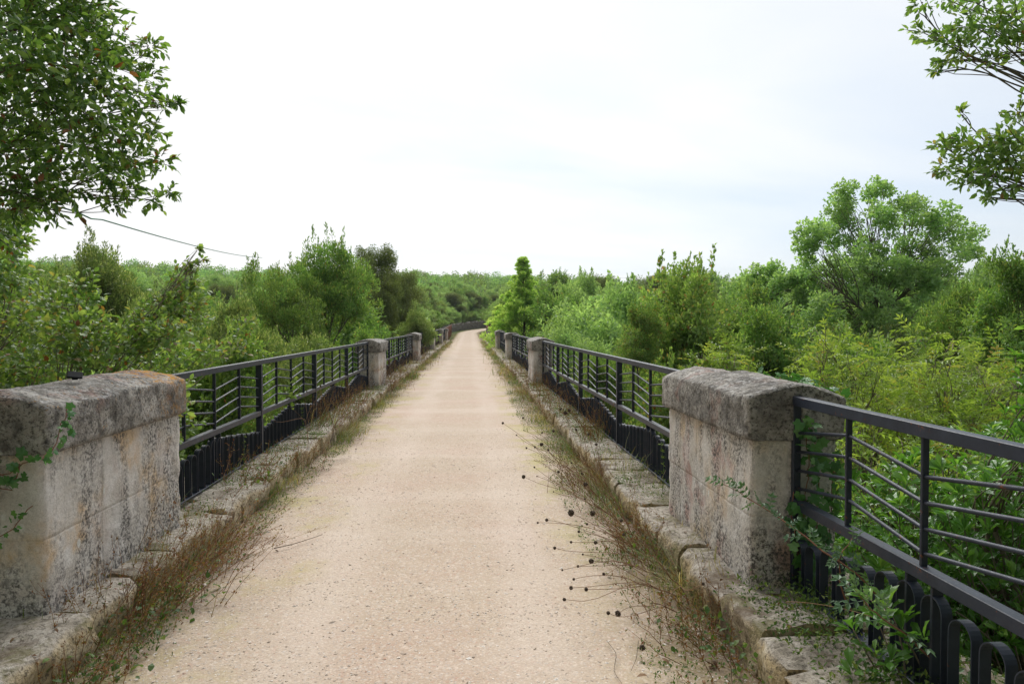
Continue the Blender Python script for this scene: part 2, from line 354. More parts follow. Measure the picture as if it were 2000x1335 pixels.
def gravel_mat():
    t = NT('rolled_gravel'); uv = t.tc.outputs['UV']; co = t.coord('UV'); s = t.sep(uv)
    v1 = t.vor(co, 62, 'F1', 'Color'); v2 = t.vor(co, 120, 'F1', 'Color'); d1 = t.vor(co, 62); d2 = t.vor(co, 120)
    big = t.noise(co, .55, 4, .6); mid = t.noise(co, 3.5, 5, .65); fine = t.noise(co, 220, 3, .7)
    col = t.ramp(big, [(.35, (.41, .33, .245)), (.5, (.42, .33, .25)), (.65, (.42, .305, .235))])
    col = t.mix(t.math('MULTIPLY', t.ramp(mid, [(.4, 0), (.7, 1)]), .35), col, (.49, .40, .325))
    c1 = t.sep(v1); c2 = t.sep(v2)
    col = t.mix(t.ramp(c1[0], [(.0, .2), (.10, .0)]), col, (.36, .28, .23))
    col = t.mix(t.ramp(c1[2], [(.9, 0), (.97, .5)]), col, (.40, .25, .19))
    col = t.mix(t.ramp(c2[2], [(.86, 0), (.96, .45)]), col, (.40, .39, .38))
    col = t.mix(t.ramp(c1[1], [(.80, 0), (.98, .38)]), col, (.66, .58, .50))
    trk = t.math('ABSOLUTE', t.math('SUBTRACT', t.math('ABSOLUTE', t.math('ADD', s[0], t.math('MULTIPLY_ADD', t.noise(t.coord('UV', (.1, .25, 1)), 1.0, 2), .5, -.25))), .62))
    trk = t.math('MULTIPLY', t.ramp(trk, [(.10, .5), (.32, 0)]), t.ramp(t.noise(t.coord('UV', (1, .3, 1)), 2.2, 4), [(.35, .2), (.6, 1)]))
    col = t.mix(trk, col, (.54, .455, .385))
    band = t.ramp(t.noise(t.coord('UV', (.16, 1, 1)), .75, 3, .6), [(.5, 0), (.66, .4)])
    col = t.mix(band, col, (.57, .49, .42))
    spot = t.ramp(t.noise(co, 1.3, 5, .7), [(.56, 0), (.68, .3)])
    col = t.mix(spot, col, (.40, .31, .23))
    col = t.mix(t.ramp(c2[0], [(.0, .3), (.16, 0)]), col, (.33, .26, .21))
    col = t.mix(t.ramp(c2[1], [(.7, 0), (1, .5)]), col, (.64, .55, .46))
    col = t.mix(t.ramp(t.math('MULTIPLY', d1, 1.0), [(.5, 0), (.8, .22)]), col, (.32, .25, .20))
    # cross position (metres from path centre): soil and litter on the verges, fine yellow moss on the right
    wob = t.math('MULTIPLY_ADD', t.noise(co, 2.2, 6, .7), 1.3, -.65)
    lx = t.math('ADD', t.math('MULTIPLY', s[0], -1.0), wob); rx = t.math('ADD', s[0], wob)
    el = t.ramp(t.math('MULTIPLY', lx, .5), [(.60, 0), (.80, 1)]); er = t.ramp(t.math('MULTIPLY', rx, .5), [(.52, 0), (.74, 1)])
    edge = t.math('MAXIMUM', el, er)
    soil = t.ramp(t.noise(co, 26, 6, .8), [(.3, (.06, .042, .032)), (.5, (.16, .115, .08)), (.7, (.33, .25, .18))])
    col = t.mix(t.math('MULTIPLY', edge, .92), col, soil)
    yw = t.math('MULTIPLY', t.ramp(t.math('MULTIPLY', s[0], .5), [(.36, 0), (.5, 1)]), t.ramp(t.noise(co, 1.1, 6, .75), [(.47, 0), (.6, 1)]))
    yw = t.math('MULTIPLY', yw, t.ramp(t.math('MULTIPLY', s[1], .02), [(.08, .25), (.14, 1), (.33, 1), (.4, .2)]))
    col = t.mix(t.math('MULTIPLY', yw, .65), col, (.36, .34, .10))
    yl = t.math('MULTIPLY', t.ramp(lx, [(.7, 0), (1.2, 1)]), t.ramp(t.noise(co, .9, 5, .7), [(.5, 0), (.62, .6)]))
    col = t.mix(yl, col, (.38, .33, .14))
    h = t.math('ADD', t.math('MULTIPLY', d1, -1.0), t.math('MULTIPLY', d2, -.6)); h = t.math('ADD', h, t.math('MULTIPLY', fine, .5))
    b = t.bump(h, .45, .004); b = t.bump(mid, .3, .03, b)
    return t.done(col, .93, b, .15)
M['gravel'] = gravel_mat()
def pebble_mat():
    t = NT('pebbles'); r = t.attr('rnd')
    c = t.ramp(r, [(0, (.40, .32, .26)), (.2, (.48, .40, .33)), (.6, (.62, .54, .47)), (.9, (.74, .71, .67)), (1, (.46, .26, .19))])
    return t.done(t.mix(t.math('MULTIPLY', t.noise(t.coord(), 300, 2), .5), c, (.35, .27, .2)), .85, None, .2)
M['pebble'] = pebble_mat()
def soil_mat():
    t = NT('woodland_floor'); co = t.coord(); n = t.noise(co, 1.2, 6, .7); n2 = t.noise(co, .08, 4)
    c = t.ramp(n, [(.3, (.03, .045, .015)), (.5, (.07, .095, .03)), (.7, (.12, .13, .05))]); c = t.mix(t.ramp(n2, [(.4, 0), (.6, .4)]), c, (.14, .11, .06))
    return t.done(c, 1.0, t.bump(n, .8, .2), .05)
M['soil'] = soil_mat()

# ------------------------------------------------------------------ path line and terrain
XC = -.26; Y0 = 98.0; RC = 75.0
def path_sd(x, y):
    """arc length and signed offset from the path centre line"""
    x = np.asarray(x, float); y = np.asarray(y, float)
    cx, cy = XC + RC, Y0
    th = np.clip(np.arctan2(y - cy, cx - x), 0, R(75)); rr = np.hypot(x - cx, y - cy)
    arc = y > Y0
    return np.where(arc, Y0 + th * RC, y), np.where(arc, RC - rr, x - XC)
def path_pt(s, d):
    if s <= Y0: return XC + d, s
    th = (s - Y0) / RC; return XC + RC - (RC - d) * math.cos(th), Y0 + (RC - d) * math.sin(th)
def path_z(s): 
    a = np.clip(np.asarray(s, float) - 58, 0, 80); return .00022 * a * a + np.maximum(0, np.asarray(s, float) - 138) * .02
def terrain(x, y):
    s, d = path_sd(x, y); z = path_z(s) - .05
    V = sstep(-8, 0, y) * (1 - sstep(55, 66, y)); z = z - V * (1.3 + 6.0 * np.exp(-((y - 30) / 19.) ** 2))
    r = np.hypot(x, y); az = np.arctan2(x, y)
    Hh = np.interp(az, [R(-60), R(-33), R(-15), R(-3), R(6), R(16), R(30), R(60)], [18, 17, 14, 14.5, 12.5, 10, 7, 5])
    z = z + sstep(80, 300, r) * Hh * (1 - np.exp(-(d / 22.) ** 2))
    z = z + np.sin(x * .11 + 1) * np.cos(y * .09) * .5 * sstep(4, 14, np.abs(d))
    return z
xs = np.unique(np.concatenate([np.linspace(-700, -60, 50), np.linspace(-60, 60, 61), np.linspace(60, 700, 50)]))
ys = np.unique(np.concatenate([np.linspace(-300, -20, 15), np.linspace(-20, 160, 91), np.linspace(160, 900, 60)]))
X, Y = np.meshgrid(xs, ys, indexing='ij')
mb = MB(); mb.grid(np.stack([X, Y, terrain(X, Y)], 2)); o = mb.obj('terrain', M['soil']); tag(o, kind='structure')

# path surface
ss = np.unique(np.concatenate([np.linspace(-12, 64, 250), np.linspace(64, 190, 130)]))
ds = np.linspace(-1.62, 1.62, 40)
G = np.zeros((len(ds), len(ss), 3)); UVs = np.zeros((len(ds), len(ss), 2))
for i, d in enumerate(ds):
    for j, s in enumerate(ss):
        x, y = path_pt(s, d)
        und = .010 * math.sin(s * 1.15 + .6 * math.sin(s * .4)) + .012 * fbm(x, y, 0, .5, 3)
        crown = .03 * (1 - (d / 1.6) ** 2)
        G[i, j] = (x, y, float(path_z(s)) + und + crown - .012 + .018 * fbm(x, y, 3, 2.5, 2) * (abs(d) > 1.3)); UVs[i, j] = (d, s)
mb = MB(); mb.grid(G); me = mb.mesh('gravel_path', M['gravel'])
uvl = me.uv_layers.new(name='UVMap'); vi = np.zeros(len(me.loops), np.int32); me.loops.foreach_get('vertex_index', vi)
uvl.data.foreach_set('uv', UVs.reshape(-1, 2)[vi].astype(np.float32).ravel())
tag(link('path', me), kind='structure')

# ------------------------------------------------------------------ stone bridge: body with arches, kerbs
KL, KR = -1.86, 1.31           # inner kerb edges
br = empty('stone_bridge', (0, 0, 0)); tag(br, 'long stone bridge carrying the gravel path, with rough yellowish limestone kerbs along both sides', 'bridge')
prof = [(-9, -.12), (63.5, -.12), (63.5, -1.5)]
ab = []
for k in range(6):
    yc = 57 - k * 9.6
    if yc < 4: break
    for a in np.linspace(0, PI, 13): ab.append((yc + 3.6 * math.cos(a), -3.2 + 2.3 * math.sin(a)))
bot = []
for k in range(0, len(ab), 13):
    seg = ab[k:k + 13]; bot += [(seg[0][0], -9)] + seg + [(seg[-1][0], -9)]
prof += [(63.5, -9)] + bot + [(-9, -9)]
n = len(prof); V = [(x, p[0], p[1]) for x in (-2.62, 2.1) for p in prof]
mb = MB(); mb.add(V, [np.arange(n), np.arange(n)[::-1] + n, np.array([[i, i + n, (i + 1) % n + n, (i + 1) % n] for i in range(n)])])
mb.obj('arched_body', M['masonry'], br, smooth=False)
def kerb(edge, outer, side):
    """row of rough stones; edge = inner x, outer = outer x"""
    mb = MB(); g = np.random.default_rng(31 + side); y = -9.0
    W = abs(outer - edge); sg = 1 if outer > edge else -1
    while y < 63.4:
        L = g.uniform(.28, .75) if y < 25 else g.uniform(.5, 1.1)
        L = min(L, 63.5 - y + .01); jog = g.uniform(-.022, .022); h = .2 + g.uniform(-.014, .012)
        nl = max(4, int(L / (.045 if y < 12 else .12))); 
        # profile from foot of face over the top to the outer side
        pr = [(0.0, -.08), (.0, .0), (-.008, .05), (-.012, .10), (-.01, h - .045), (.004, h - .015), (.03, h)]
        nt = 10 if y < 14 else 4
        split = W * g.uniform(.35, .6)
        pr += [(.03 + (W - .06) * q / nt, h) for q in range(1, nt + 1)] + [(W, h - .02), (W, -.1)]
        A = np.zeros((len(pr), nl, 3)); sx = g.uniform(0, 50)
        for j in range(nl):
            t = j / (nl - 1); yy = y + .006 + (L - .012) * t; e = .018 * (1 - min(1, min(t, 1 - t) * L / .05)) 
            for i, (a, z) in enumerate(pr):
                nz = fbm(a * 1 + sx, yy, z, 3.2, 4); n2 = fbm(a + sx, yy, z, 14, 3)
                face = i <= 5
                cr = -.018 if (abs(a - split) < .03 and not face) else 0
                dx = (nz * .045 + n2 * .02 + (e * .8 if face else 0)) 
                dz = (nz * .026 + n2 * .014 - e * .7 + cr) if (i > 4 and i < len(pr) - 1) else 0
                ox = jog if i < 8 else 0
                A[i, j] = (edge + sg * (a + (dx + ox if i < len(pr) - 2 else 0)), yy, z + dz)
        r = g.random()
        if sg < 0: A = A[:, ::-1]
        mb.grid(A, rnd=r)
        for jj, rev in ((0, True), (nl - 1, False)):
            m = len(pr); mb.add(A[:, jj], [np.arange(m)[::-1] if rev else np.arange(m)], rnd=r)
        y += L
    # mortar bed beneath the joints
    mb.box(((edge + sg * .06 + outer - sg * .01) / 2, 27, .06), (W - .07, 72.6, .19), rnd=.1)
    return mb.obj('kerb', M['kerb'], br)
kerb(KL, -2.66, 0); kerb(KR, 2.14, 1)

# ------------------------------------------------------------------ pillars
SW = .46
def pillar_meshes(L, hi, joints_y, seed, orange=False):
    g = np.random.default_rng(seed)
    st = .03 if hi else .11
    H = .81   # shaft height (origin at z=.17)
    # shaft: perimeter loop x vertical rows
    def peri(w, l, st, jy=()):
        pts = []
        xs_ = np.linspace(-w / 2, w / 2, max(3, int(w / st)) + 1); ysx = list(np.linspace(-l / 2, l / 2, max(4, int(l / st)) + 1))
        for j in jy: ysx += [j - .005, j, j + .005]
        ysx = sorted(ysx)
        pts += [(x, -l / 2, 0, -1) for x in xs_[:-1]] + [(w / 2, y, 1, 0) for y in ysx[:-1]]
        pts += [(x, l / 2, 0, 1) for x in xs_[::-1][:-1]] + [(-w / 2, y, -1, 0) for y in ysx[::-1][:-1]]
        return pts
    P = peri(SW, L - .06, st, joints_y)
    zs = list(np.linspace(0, H, max(5, int(H / st)) + 1)); zj = (.40,)
    for j in zj: zs += [j - .005, j, j + .005]
    zs = sorted(zs); A = np.zeros((len(P), len(zs), 3)); sx = g.uniform(0, 99)
    for i, (x, y, nx, ny) in enumerate(P):
        cx = min(abs(abs(x) - SW / 2), abs(abs(y) - (L - .06) / 2)) if (abs(abs(x) - SW / 2) < 1e-6 and abs(abs(y) - (L - .06) / 2) < 1e-6) else 1
        for k, z in enumerate(zs):
            d = fbm(x + sx, y, z, 2.6, 4) * .009 + fbm(x + sx, y, z, 12, 3) * .005
            if abs(ny) < .5 and any(abs(y - j) < 1e-6 for j in joints_y): d -= .004
            if any(abs(z - j) < 1e-6 for j in zj): d -= .0035
            sc = .988 if cx < 1e-3 else 1
            chip = 0
            if cx < 1e-3: chip = max(0, fbm(x + sx, y, z, 7, 3)) * .03
            A[i, k] = (x * sc + nx * d - np.sign(x) * chip, y * (1 - (1 - sc) * .3) + ny * d - np.sign(y) * chip, z)
    mb = MB(); mb.grid(A, close_u=True)
    sh = mb.mesh('shaft', M['shaft_left'] if orange else M['shaft'])
    # cap: profile across x lofted along y, rounded at the ends
    w = .55; h = .235; cr = .085
    pr = [(-w / 2 + .02, 0), (-w / 2, .012)]
    nsd = 8 if hi else 3
    pr += [(-w / 2, .012 + (h - .04) * q / nsd) for q in range(1, nsd)]
    pr += [(-w / 2, h - .012), (-w / 2 + .006, h - .001), (-w / 2 + .04, h + .012)]
    ntp = 14 if hi else 6
    for q in range(1, ntp):
        x = -w / 2 + .04 + (w - .08) * q / ntp; u = x / (w / 2 - .04)
        pr.append((x, h + .012 + cr * .62 * (1 - abs(u) ** 2.0)))
    pr += [(-a, b) for a, b in pr[:nsd + 4][::-1]]
    m = len(pr); ny_ = max(8, int(L / (st if hi else .14)))
    yv = [-L / 2 + .004, -L / 2 + .012] + list(np.linspace(-L / 2 + .03, L / 2 - .03, ny_)) + [L / 2 - .012, L / 2 - .004]
    A = np.zeros((m, len(yv), 3))
    for j, y in enumerate(yv):
        e = [.045, .018, 0][min(j, len(yv) - 1 - j, 2)]
        for i, (x, z) in enumerate(pr):
            kx = 1 - e * 1.2; zz = z * (1 - e * .9) + (.012 * e * 10 if z < .02 else 0)
            n1 = fbm(x + sx, y, z + 5, 2.2, 4) * .016; n2 = fbm(x + sx, y, z, 13, 4) * .009
            inx = -np.sign(x) * (n1 + n2) if abs(x) > w / 2 - .05 else 0
            A[i, j] = (x * kx + inx, y, zz + ((n1 * 1.4 + n2) if z > h - .03 else 0))
    mb = MB(); mb.grid(A); 
    # end faces: concentric fans with noise
    for j, rev in ((0, False), (len(yv) - 1, True)):
        ring = A[:, j]; c = ring.mean(0); rings = [ring]
        for q in (.8, .6, .4, .2):
            rr = c + (ring - c) * q; rr = rr + np.array([[0, (fbm(p[0] + sx, p[1], p[2], 7, 4) * .014 + .002) * (-1 if j == 0 else 1), 0] for p in rr]); rings.append(rr)
        B = np.stack(rings, 1)
        if rev: B = B[::-1]
        k = B.shape[1]; mb.grid(B, close_u=True); idx = np.arange(m) * k + k - 1
        mb.add(B[:, -1], [np.arange(m)])
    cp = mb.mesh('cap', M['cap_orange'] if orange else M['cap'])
    return sh, cp
def pillar(side, ynear, L, label, meshes, flip=False):
    x = (-2.26 if side < 0 else 1.735)
    o = empty('stone_pillar', (x, ynear + L / 2, .17)); tag(o, label, 'pillar', 'stone pillars along both kerbs of the bridge')
    a = link('shaft', meshes[0], o, (0, 0, 0)); b = link('cap', meshes[1], o, (0, 0, .812))
    if flip: a.rotation_euler.z = b.rotation_euler.z = PI
    return o
D2Y = lambda D, X: (D - X * math.sin(YAW)) / math.cos(YAW)
YL = [D2Y(d, -2) for d in (3.20, 15.1, 26.7, 38.5, 50.2, 61.6)]
YR = [D2Y(d, 1.5) for d in (3.60, 16.2, 27.9, 39.2, 50.3, 61.2)]
LEN = 1.6
mL = pillar_meshes(LEN, True, (-.25, .3), 1, True); mR = pillar_meshes(LEN, True, (-.3, .12, .48), 2)
mA = pillar_meshes(1.5, False, (.1,), 3); mB = pillar_meshes(1.5, False, (-.2,), 4)
labL = ['nearest pillar on the left of the path, its grey cap crusted with orange lichen at the far end and ivy on its near corner',
        'second stone pillar from the camera on the left kerb, pale cap with rusty spots',
        'third stone pillar from the camera along the left kerb, with dry grass at its foot',
        'fourth stone pillar from the camera along the left kerb',
        'fifth stone pillar from the camera along the left kerb, partly behind pale weeds',
        'farthest stone pillar on the left kerb, where the rusty railing begins']
labR = ['nearest pillar on the right of the path, pinkish pale shaft under a thick dark lichen-spotted cap',
        'second stone pillar from the camera on the right kerb, with reddish grey cap',
        'third stone pillar from the camera along the right kerb',
        'fourth stone pillar from the camera along the right kerb',
        'fifth stone pillar from the camera along the right kerb, small and pale',
        'farthest stone pillar on the right kerb, where the path starts to bend']
for i in range(6):
    pillar(-1, YL[i], LEN if i == 0 else 1.5, labL[i], mL if i == 0 else (mA, mB)[i % 2], i % 3 == 1)
    pillar(1, YR[i], LEN if i == 0 else 1.5, labR[i], mR if i == 0 else (mB, mA)[i % 2], i % 3 == 2)

# ------------------------------------------------------------------ railings
def box_mesh(name, d, mat=None):
    mb = MB(); b = .0025; h = np.array(d) / 2   # chamfered box
    V = []; 
    for sx in (-1, 1):
        for sy in (-1, 1):
            for sz in (-1, 1):
                V += [(sx * h[0], sy * (h[1] - b), sz * (h[2] - b)), (sx * (h[0] - b), sy * h[1], sz * (h[2] - b)), (sx * (h[0] - b), sy * (h[1] - b), sz * h[2])]
    import bmesh
    bm = bmesh.new(); [bm.verts.new(v) for v in V]; bmesh.ops.convex_hull(bm, input=bm.verts)
    bmesh.ops.dissolve_limit(bm, angle_limit=.01, verts=bm.verts, edges=bm.edges)
    me = bpy.data.meshes.new(name); bm.to_mesh(me); bm.free(); me.materials.append(mat or M['metal']); return me
hoop_cache = {}
def hoop_mesh(h, w=.118, sw=.042, th=.005):
    key = round(h, 2)
    if key in hoop_cache: return hoop_cache[key]
    h = key; r = w / 2; pts = [(-r, 0)] + [(-r * math.cos(a), h - r + r * math.sin(a)) for a in np.linspace(0, PI, 13)] + [(r, 0)]
    pts = np.array(pts); V = []
    c = np.array([0, h - r])
    inn = pts.copy()
    for i, p in enumerate(pts):
        d = np.array([np.sign(p[0]), 0]) if p[1] <= h - r + 1e-6 else (p - c) / r
        inn[i] = p - d * th
    A = np.zeros((4, len(pts), 3))
    for j in range(len(pts)):
        A[0, j] = (-sw / 2, *pts[j]); A[1, j] = (sw / 2, *pts[j]); A[2, j] = (sw / 2, *inn[j]); A[3, j] = (-sw / 2, *inn[j])
    mb = MB(); mb.grid(A, close_u=True); me = mb.mesh('hoop', M['metal'], smooth=False)
    hoop_cache[key] = me; return me
def railing(length, npan, label, first=False):
    """root at one end on the kerb, running +y"""
    root = empty('metal_railing'); tag(root, label, 'railing', 'dark metal railings between the stone pillars')
    pl = length / npan; mt = M['metal']; ZT = 1.197; ZL = .652
    link('top_rail', box_mesh('top_rail', (.05, length, .05)), root, (0, length / 2, ZT))
    link('lower_rail', box_mesh('lower_rail', (.05, length, .05)), root, (0, length / 2, ZL))
    link('base_rail', box_mesh('base_rail', (.06, length, .012)), root, (0, length / 2, .215))
    pm = box_mesh('post', (.062, .05, ZT - .025 - .2)); em = box_mesh('end_post', (.04, .03, ZT - .025 - .2))
    for k in range(npan + 1):
        if k in (0, npan): link('end_post', em, root, (0, .02 if k == 0 else length - .02, .2 + (ZT - .225) / 2))
        else: link('post', pm, root, (0, k * pl, .2 + (ZT - .225) / 2))
    bm_ = box_mesh('bar', (.028, .014, ZT - ZL - .05))
    stub = box_mesh('short_post', (.045, .014, ZL - .025 - .21))
    for k in range(npan):
        for q in (1, 2, 3): link('bar', bm_, root, (0, (k + q / 4) * pl, (ZT + ZL) / 2))
        for q in (-.075, .075): link('short_post', stub, root, (0.002, (k + .5) * pl + q, .21 + (ZL - .235) / 2))
    for z in (1.03, .93, .83, .735):       # one zigzag rod the whole length
        mb = MB()
        pts = []
        for k in range(npan * 4 + 1):
            zz = z + (.060 if k % 2 else -.008); y = k * pl / 4
            for dy in ((-.02, .02) if 0 < k < npan * 4 else (0,)): pts.append((0, y + dy, zz))
        mb.tube(pts, .0085, 8); mb.obj('zigzag_rod', mt, root)
    # hoops: low at posts, high in mid panel, a tall one round each post
    nh = int(round(pl / .1465))
    for k in range(npan):
        for i in range(nh):
            t = (i + .5) / nh; h = .245 + (.385 - .245) * (1 - abs(t - .5) * 2)
            link('hoop', hoop_mesh(h), root, (0, (k + t) * pl, .212))
        if k: link('hoop', hoop_mesh(.385), root, (.004, k * pl, .212))
    return root
XFL, XFR = -2.265, 1.735
def rail_between(side, ya, yb, root, label):
    root.location = (XFL if side < 0 else XFR, ya, 0)
    root['label'] = label
def bay(side, ya, yb, label, ref=None):
    L = yb - ya
    if ref is None: r = railing(L, 4, label)
    else: r = copy_tree(ref[0]); r.scale.y = L / ref[1]
    rail_between(side, ya, yb, r, label); return (r, L)
lb = ['black metal railing with zigzag rods between the first and second pillars on the left',
      'black metal railing between the second and third pillars on the left', 'black metal railing between the third and fourth pillars on the left',
      'black metal railing between the fourth and fifth pillars on the left', 'farthest black metal railing on the left, just before the rusty one']
rb = ['black metal railing between the first and second pillars on the right, hoops along its foot', 'black metal railing between the second and third pillars on the right',
      'black metal railing between the third and fourth pillars on the right', 'black metal railing between the fourth and fifth pillars on the right',
      'farthest black metal railing on the right, between the last two pillars']
ref = bay(-1, YL[0] + LEN - .04, YL[1] + .03, lb[0])
for i in range(1, 5): bay(-1, YL[i] + 1.47, YL[i + 1] + .03, lb[i], ref)
for i in range(5): bay(1, YR[i] + (LEN if i == 0 else 1.5) - .03, YR[i + 1] + .03, rb[i], ref)
near = railing(8.4, 4, 'nearest black metal railing, running out of the frame from the big pillar at the right'); near.location = (XFR, YR[0] + .03 - 8.4, 0)

# rusty railings past the bridge
def rusty(s0, s1, d, h0, h1, label):
    root = empty('rusty_railing', (*path_pt(s0, d), float(path_z(s0)))); tag(root, label, 'railing', 'rusty iron railings past the end of the bridge')
    base = np.array(root.location); S = np.linspace(s0, s1, int((s1 - s0) / .9) + 1)
    dd = [d + (0.0 if s < 72 else ((s - 72) / 10) ** 2 * .8 * (1 if d > 0 else 0)) for s in S]
    pts = [np.array([*path_pt(s, q), float(path_z(s)) + h0 + (h1 - h0) * (s - s0) / (s1 - s0)]) - base for s, q in zip(S, dd)]
    mb = MB(); mb.tube(pts, .035, 6); mb.obj('handrail', M['rust'], root)
    mb = MB(); mb.tube([p - np.array([0, 0, h0 * .8]) for p in pts], .025, 6); mb.obj('lower_rail', M['rust'], root)
    mb = MB()
    for a, b in zip(pts[:-1], pts[1:]):
        for q in np.linspace(0, 1, 7)[:-1]:
            p = a + (b - a) * q; mb.tube([p - np.array([0, 0, h0 * .95]), p], .012, 4)
    mb.obj('balusters', M['rust'], root)
    for p in pts[::3]:
        mb = MB(); mb.tube([p - np.array([0, 0, h0 + .2]), p], .03, 6); mb.obj('post', M['rust'], root)
rusty(63.2, 84, -2.0, 1.25, 1.5, 'reddish rusty iron railing beyond the last pillar on the left')
rusty(62.8, 82, 2.0, 1.3, 1.6, 'rusty brown railing curving away to the right beyond the last pillar on the right')
# dry stone wall on the outside of the bend
mb = MB(); S = np.linspace(88, 165, 150); g = np.random.default_rng(5)
pts = []
for j, s in enumerate(S):
    x, y = path_pt(s, -2.9); hh = np.interp(s, [78, 95, 125, 165], [.6, .9, 1.2, 1.4]) + g.uniform(-.16, .16)
    xo, yo = path_pt(s, -3.6); z = float(path_z(s)); w = [g.uniform(-.05, .05) for _ in range(8)]
    pts.append([(x + w[0], y, z - .3), (x + w[1], y, z + hh * .3), (x + w[2], y, z + hh * .65), (x + w[3], y, z + hh), (xo, yo, z + hh + w[4]), (xo, yo, z + hh * .5), (xo, yo, z - .3)])
mb.grid(np.array(pts).transpose(1, 0, 2)); tag(mb.obj('dry_stone_wall', M['drystone'], smooth=False), 'low grey dry stone wall following the outside of the bend at the far end of the path', 'wall')

# ------------------------------------------------------------------ foliage builders
def bend(a, b, g, k=.15, n=6, sag=0.0):
    a = np.array(a, float); b = np.array(b, float); L = np.linalg.norm(b - a)
    c1 = a + (b - a) * .35 + rdir(1, g)[0] * L * k + [0, 0, L * .08]; c2 = a + (b - a) * .7 + rdir(1, g)[0] * L * k
    t = np.linspace(0, 1, n)[:, None]
    return (1 - t) ** 3 * a + 3 * (1 - t) ** 2 * t * c1 + 3 * (1 - t) * t ** 2 * c2 + t ** 3 * b
def kmeans(P, k, g):
    c = P[g.choice(len(P), k, replace=False)]
    for _ in range(8):
        lab = np.argmin(((P[:, None] - c[None]) ** 2).sum(2), 1)
        c = np.array([P[lab == i].mean(0) if (lab == i).any() else c[i] for i in range(k)])
    return lab, c
def tree_meshes(tag_, clumps, radii, root, fork, r0, nlimb, nleaf, L, wr, tmpl, lmat, bmat, g, tint=.5, shoots=0, shoot_len=(.5, 1.1), flat=.8, updir=.25, upn=.7, twigs=0, top=None, out=.8, sprigs=0):
    """returns (trunk mesh, crown mesh). nleaf = leaves for a clump of radius 1 (scaled by r^2)"""
    clumps = np.asarray(clumps, float); radii = np.asarray(radii, float)
    W = MB(); Lf = MB()
    root = np.array(root, float); fork = np.array(fork, float)
    W.tube(bend(root, fork, g, .06, 8), np.linspace(r0, r0 * .62, 8), 8)
    nlimb = min(nlimb, len(clumps)); lab, cen = kmeans(clumps, nlimb, g)
    for i in range(nlimb):
        ids = np.where(lab == i)[0]
        if not len(ids): continue
        st = fork + (root - fork) * g.uniform(0, .35) * min(1, 3 / np.linalg.norm(root - fork)); e = st + (cen[i] - st) * .8
        rl = r0 * .42 * g.uniform(.7, 1.05); lp = bend(st, e, g, .1, 9); W.tube(lp, np.linspace(rl, rl * .35, 9), 6)
        for j in ids:
            k = g.integers(3, 9); rb = rl * (.75 - .055 * k) * .55
            bp = bend(lp[k], clumps[j], g, .22, 6); W.tube(bp, np.linspace(max(rb, .006), max(rb * .3, .003), 6), 5)
            for q in range(twigs):
                e2 = clumps[j] + rdir(1, g)[0] * radii[j] * g.uniform(.5, .95) * np.array([1, 1, flat])
                W.tube(bend(bp[g.integers(2, 6)], e2, g, .12, 5), np.linspace(max(rb * .35, .004), .0018, 5), 4)
    for c, r in zip(clumps, radii):
        n = int(nleaf * r * r * g.uniform(.8, 1.2))
        scatter(Lf, c, r, n, L, wr, tmpl, g, flat, updir, upn, tint=float(np.clip(tint + g.normal() * .22, 0, 1)), out=out)
    if sprigs:
        cc = clumps.mean(0)
        for c, r in zip(clumps, radii):
            for _ in range(sprigs):
                d = nrm(rdir(1, g)[0] * .8 + nrm(c - cc) * .7 + np.array([0, 0, .25])); b_ = c + d * r * .5; e = c + d * r * g.uniform(1.1, 1.75)
                W.tube(bend(b_, e, g, .1, 4), [.004, .003, .0025, .0015], 3, cap=False)
                n = max(4, int(np.linalg.norm(e - b_) / (L * .28))); t = np.linspace(0.1, 1, n); P = b_ + (e - b_) * t[:, None]
                D = nrm(d + rdir(n, g) * .85); leaves(Lf, P, D, rdir(n, g) * .6 + [0, 0, .7], L * g.uniform(.6, 1.1, n), wr, tmpl, g.random(n), tint)
    if shoots:
        idx = np.argsort(-clumps[:, 2] - radii)[:max(shoots * 2, 1)]; 
        for _ in range(shoots):
            c = clumps[g.choice(idx)]; b = c + np.array([g.normal() * .15, g.normal() * .15, 0]); h = g.uniform(*shoot_len)
            e = b + np.array([g.normal() * .12, g.normal() * .12, 1]) * h
            W.tube(bend(b, e, g, .05, 5), np.linspace(.008, .003, 5), 4)
            n = int(h * 95 * (.08 / L)); t = g.random(n); P = b + (e - b) * t[:, None] + rdir(n, g) * (.2 * (1.1 - t))[:, None]
            D = rdir(n, g) * .7 + np.array([0, 0, .9]); leaves(Lf, P, D, rdir(n, g), L * g.uniform(.7, 1.1, n), wr, tmpl, g.random(n), tint)
    return W.mesh(tag_ + '_trunk', bmat), Lf.mesh(tag_ + '_crown', lmat, smooth=False)

def crown_pts(g, n, rx, ry, rz, zc, rmin, rmax, nl=15):
    """clumps sit on the upper sides of a dozen lobes that fill an egg-shaped crown"""
    out = []; lobes = []
    while len(lobes) < nl:
        d = rdir(1, g)[0]; c = d * (g.random() ** .4) * np.array([rx, ry, rz]) * .78
        if all(np.linalg.norm((c - q)) > .32 * rx for q in lobes): lobes.append(c)
    lobes.append(np.array([g.normal() * .6, g.normal() * .6, rz * .62])); lr = [rx * g.uniform(.28, .46) for _ in lobes]
    while len(out) < n:
        i = g.integers(0, len(lobes)); d = rdir(1, g)[0]
        if d[2] < -.35: continue
        out.append(lobes[i] + d * lr[i] * g.uniform(.7, 1.0) + [0, 0, zc])
    return np.array(out), g.uniform(rmin, rmax, n)

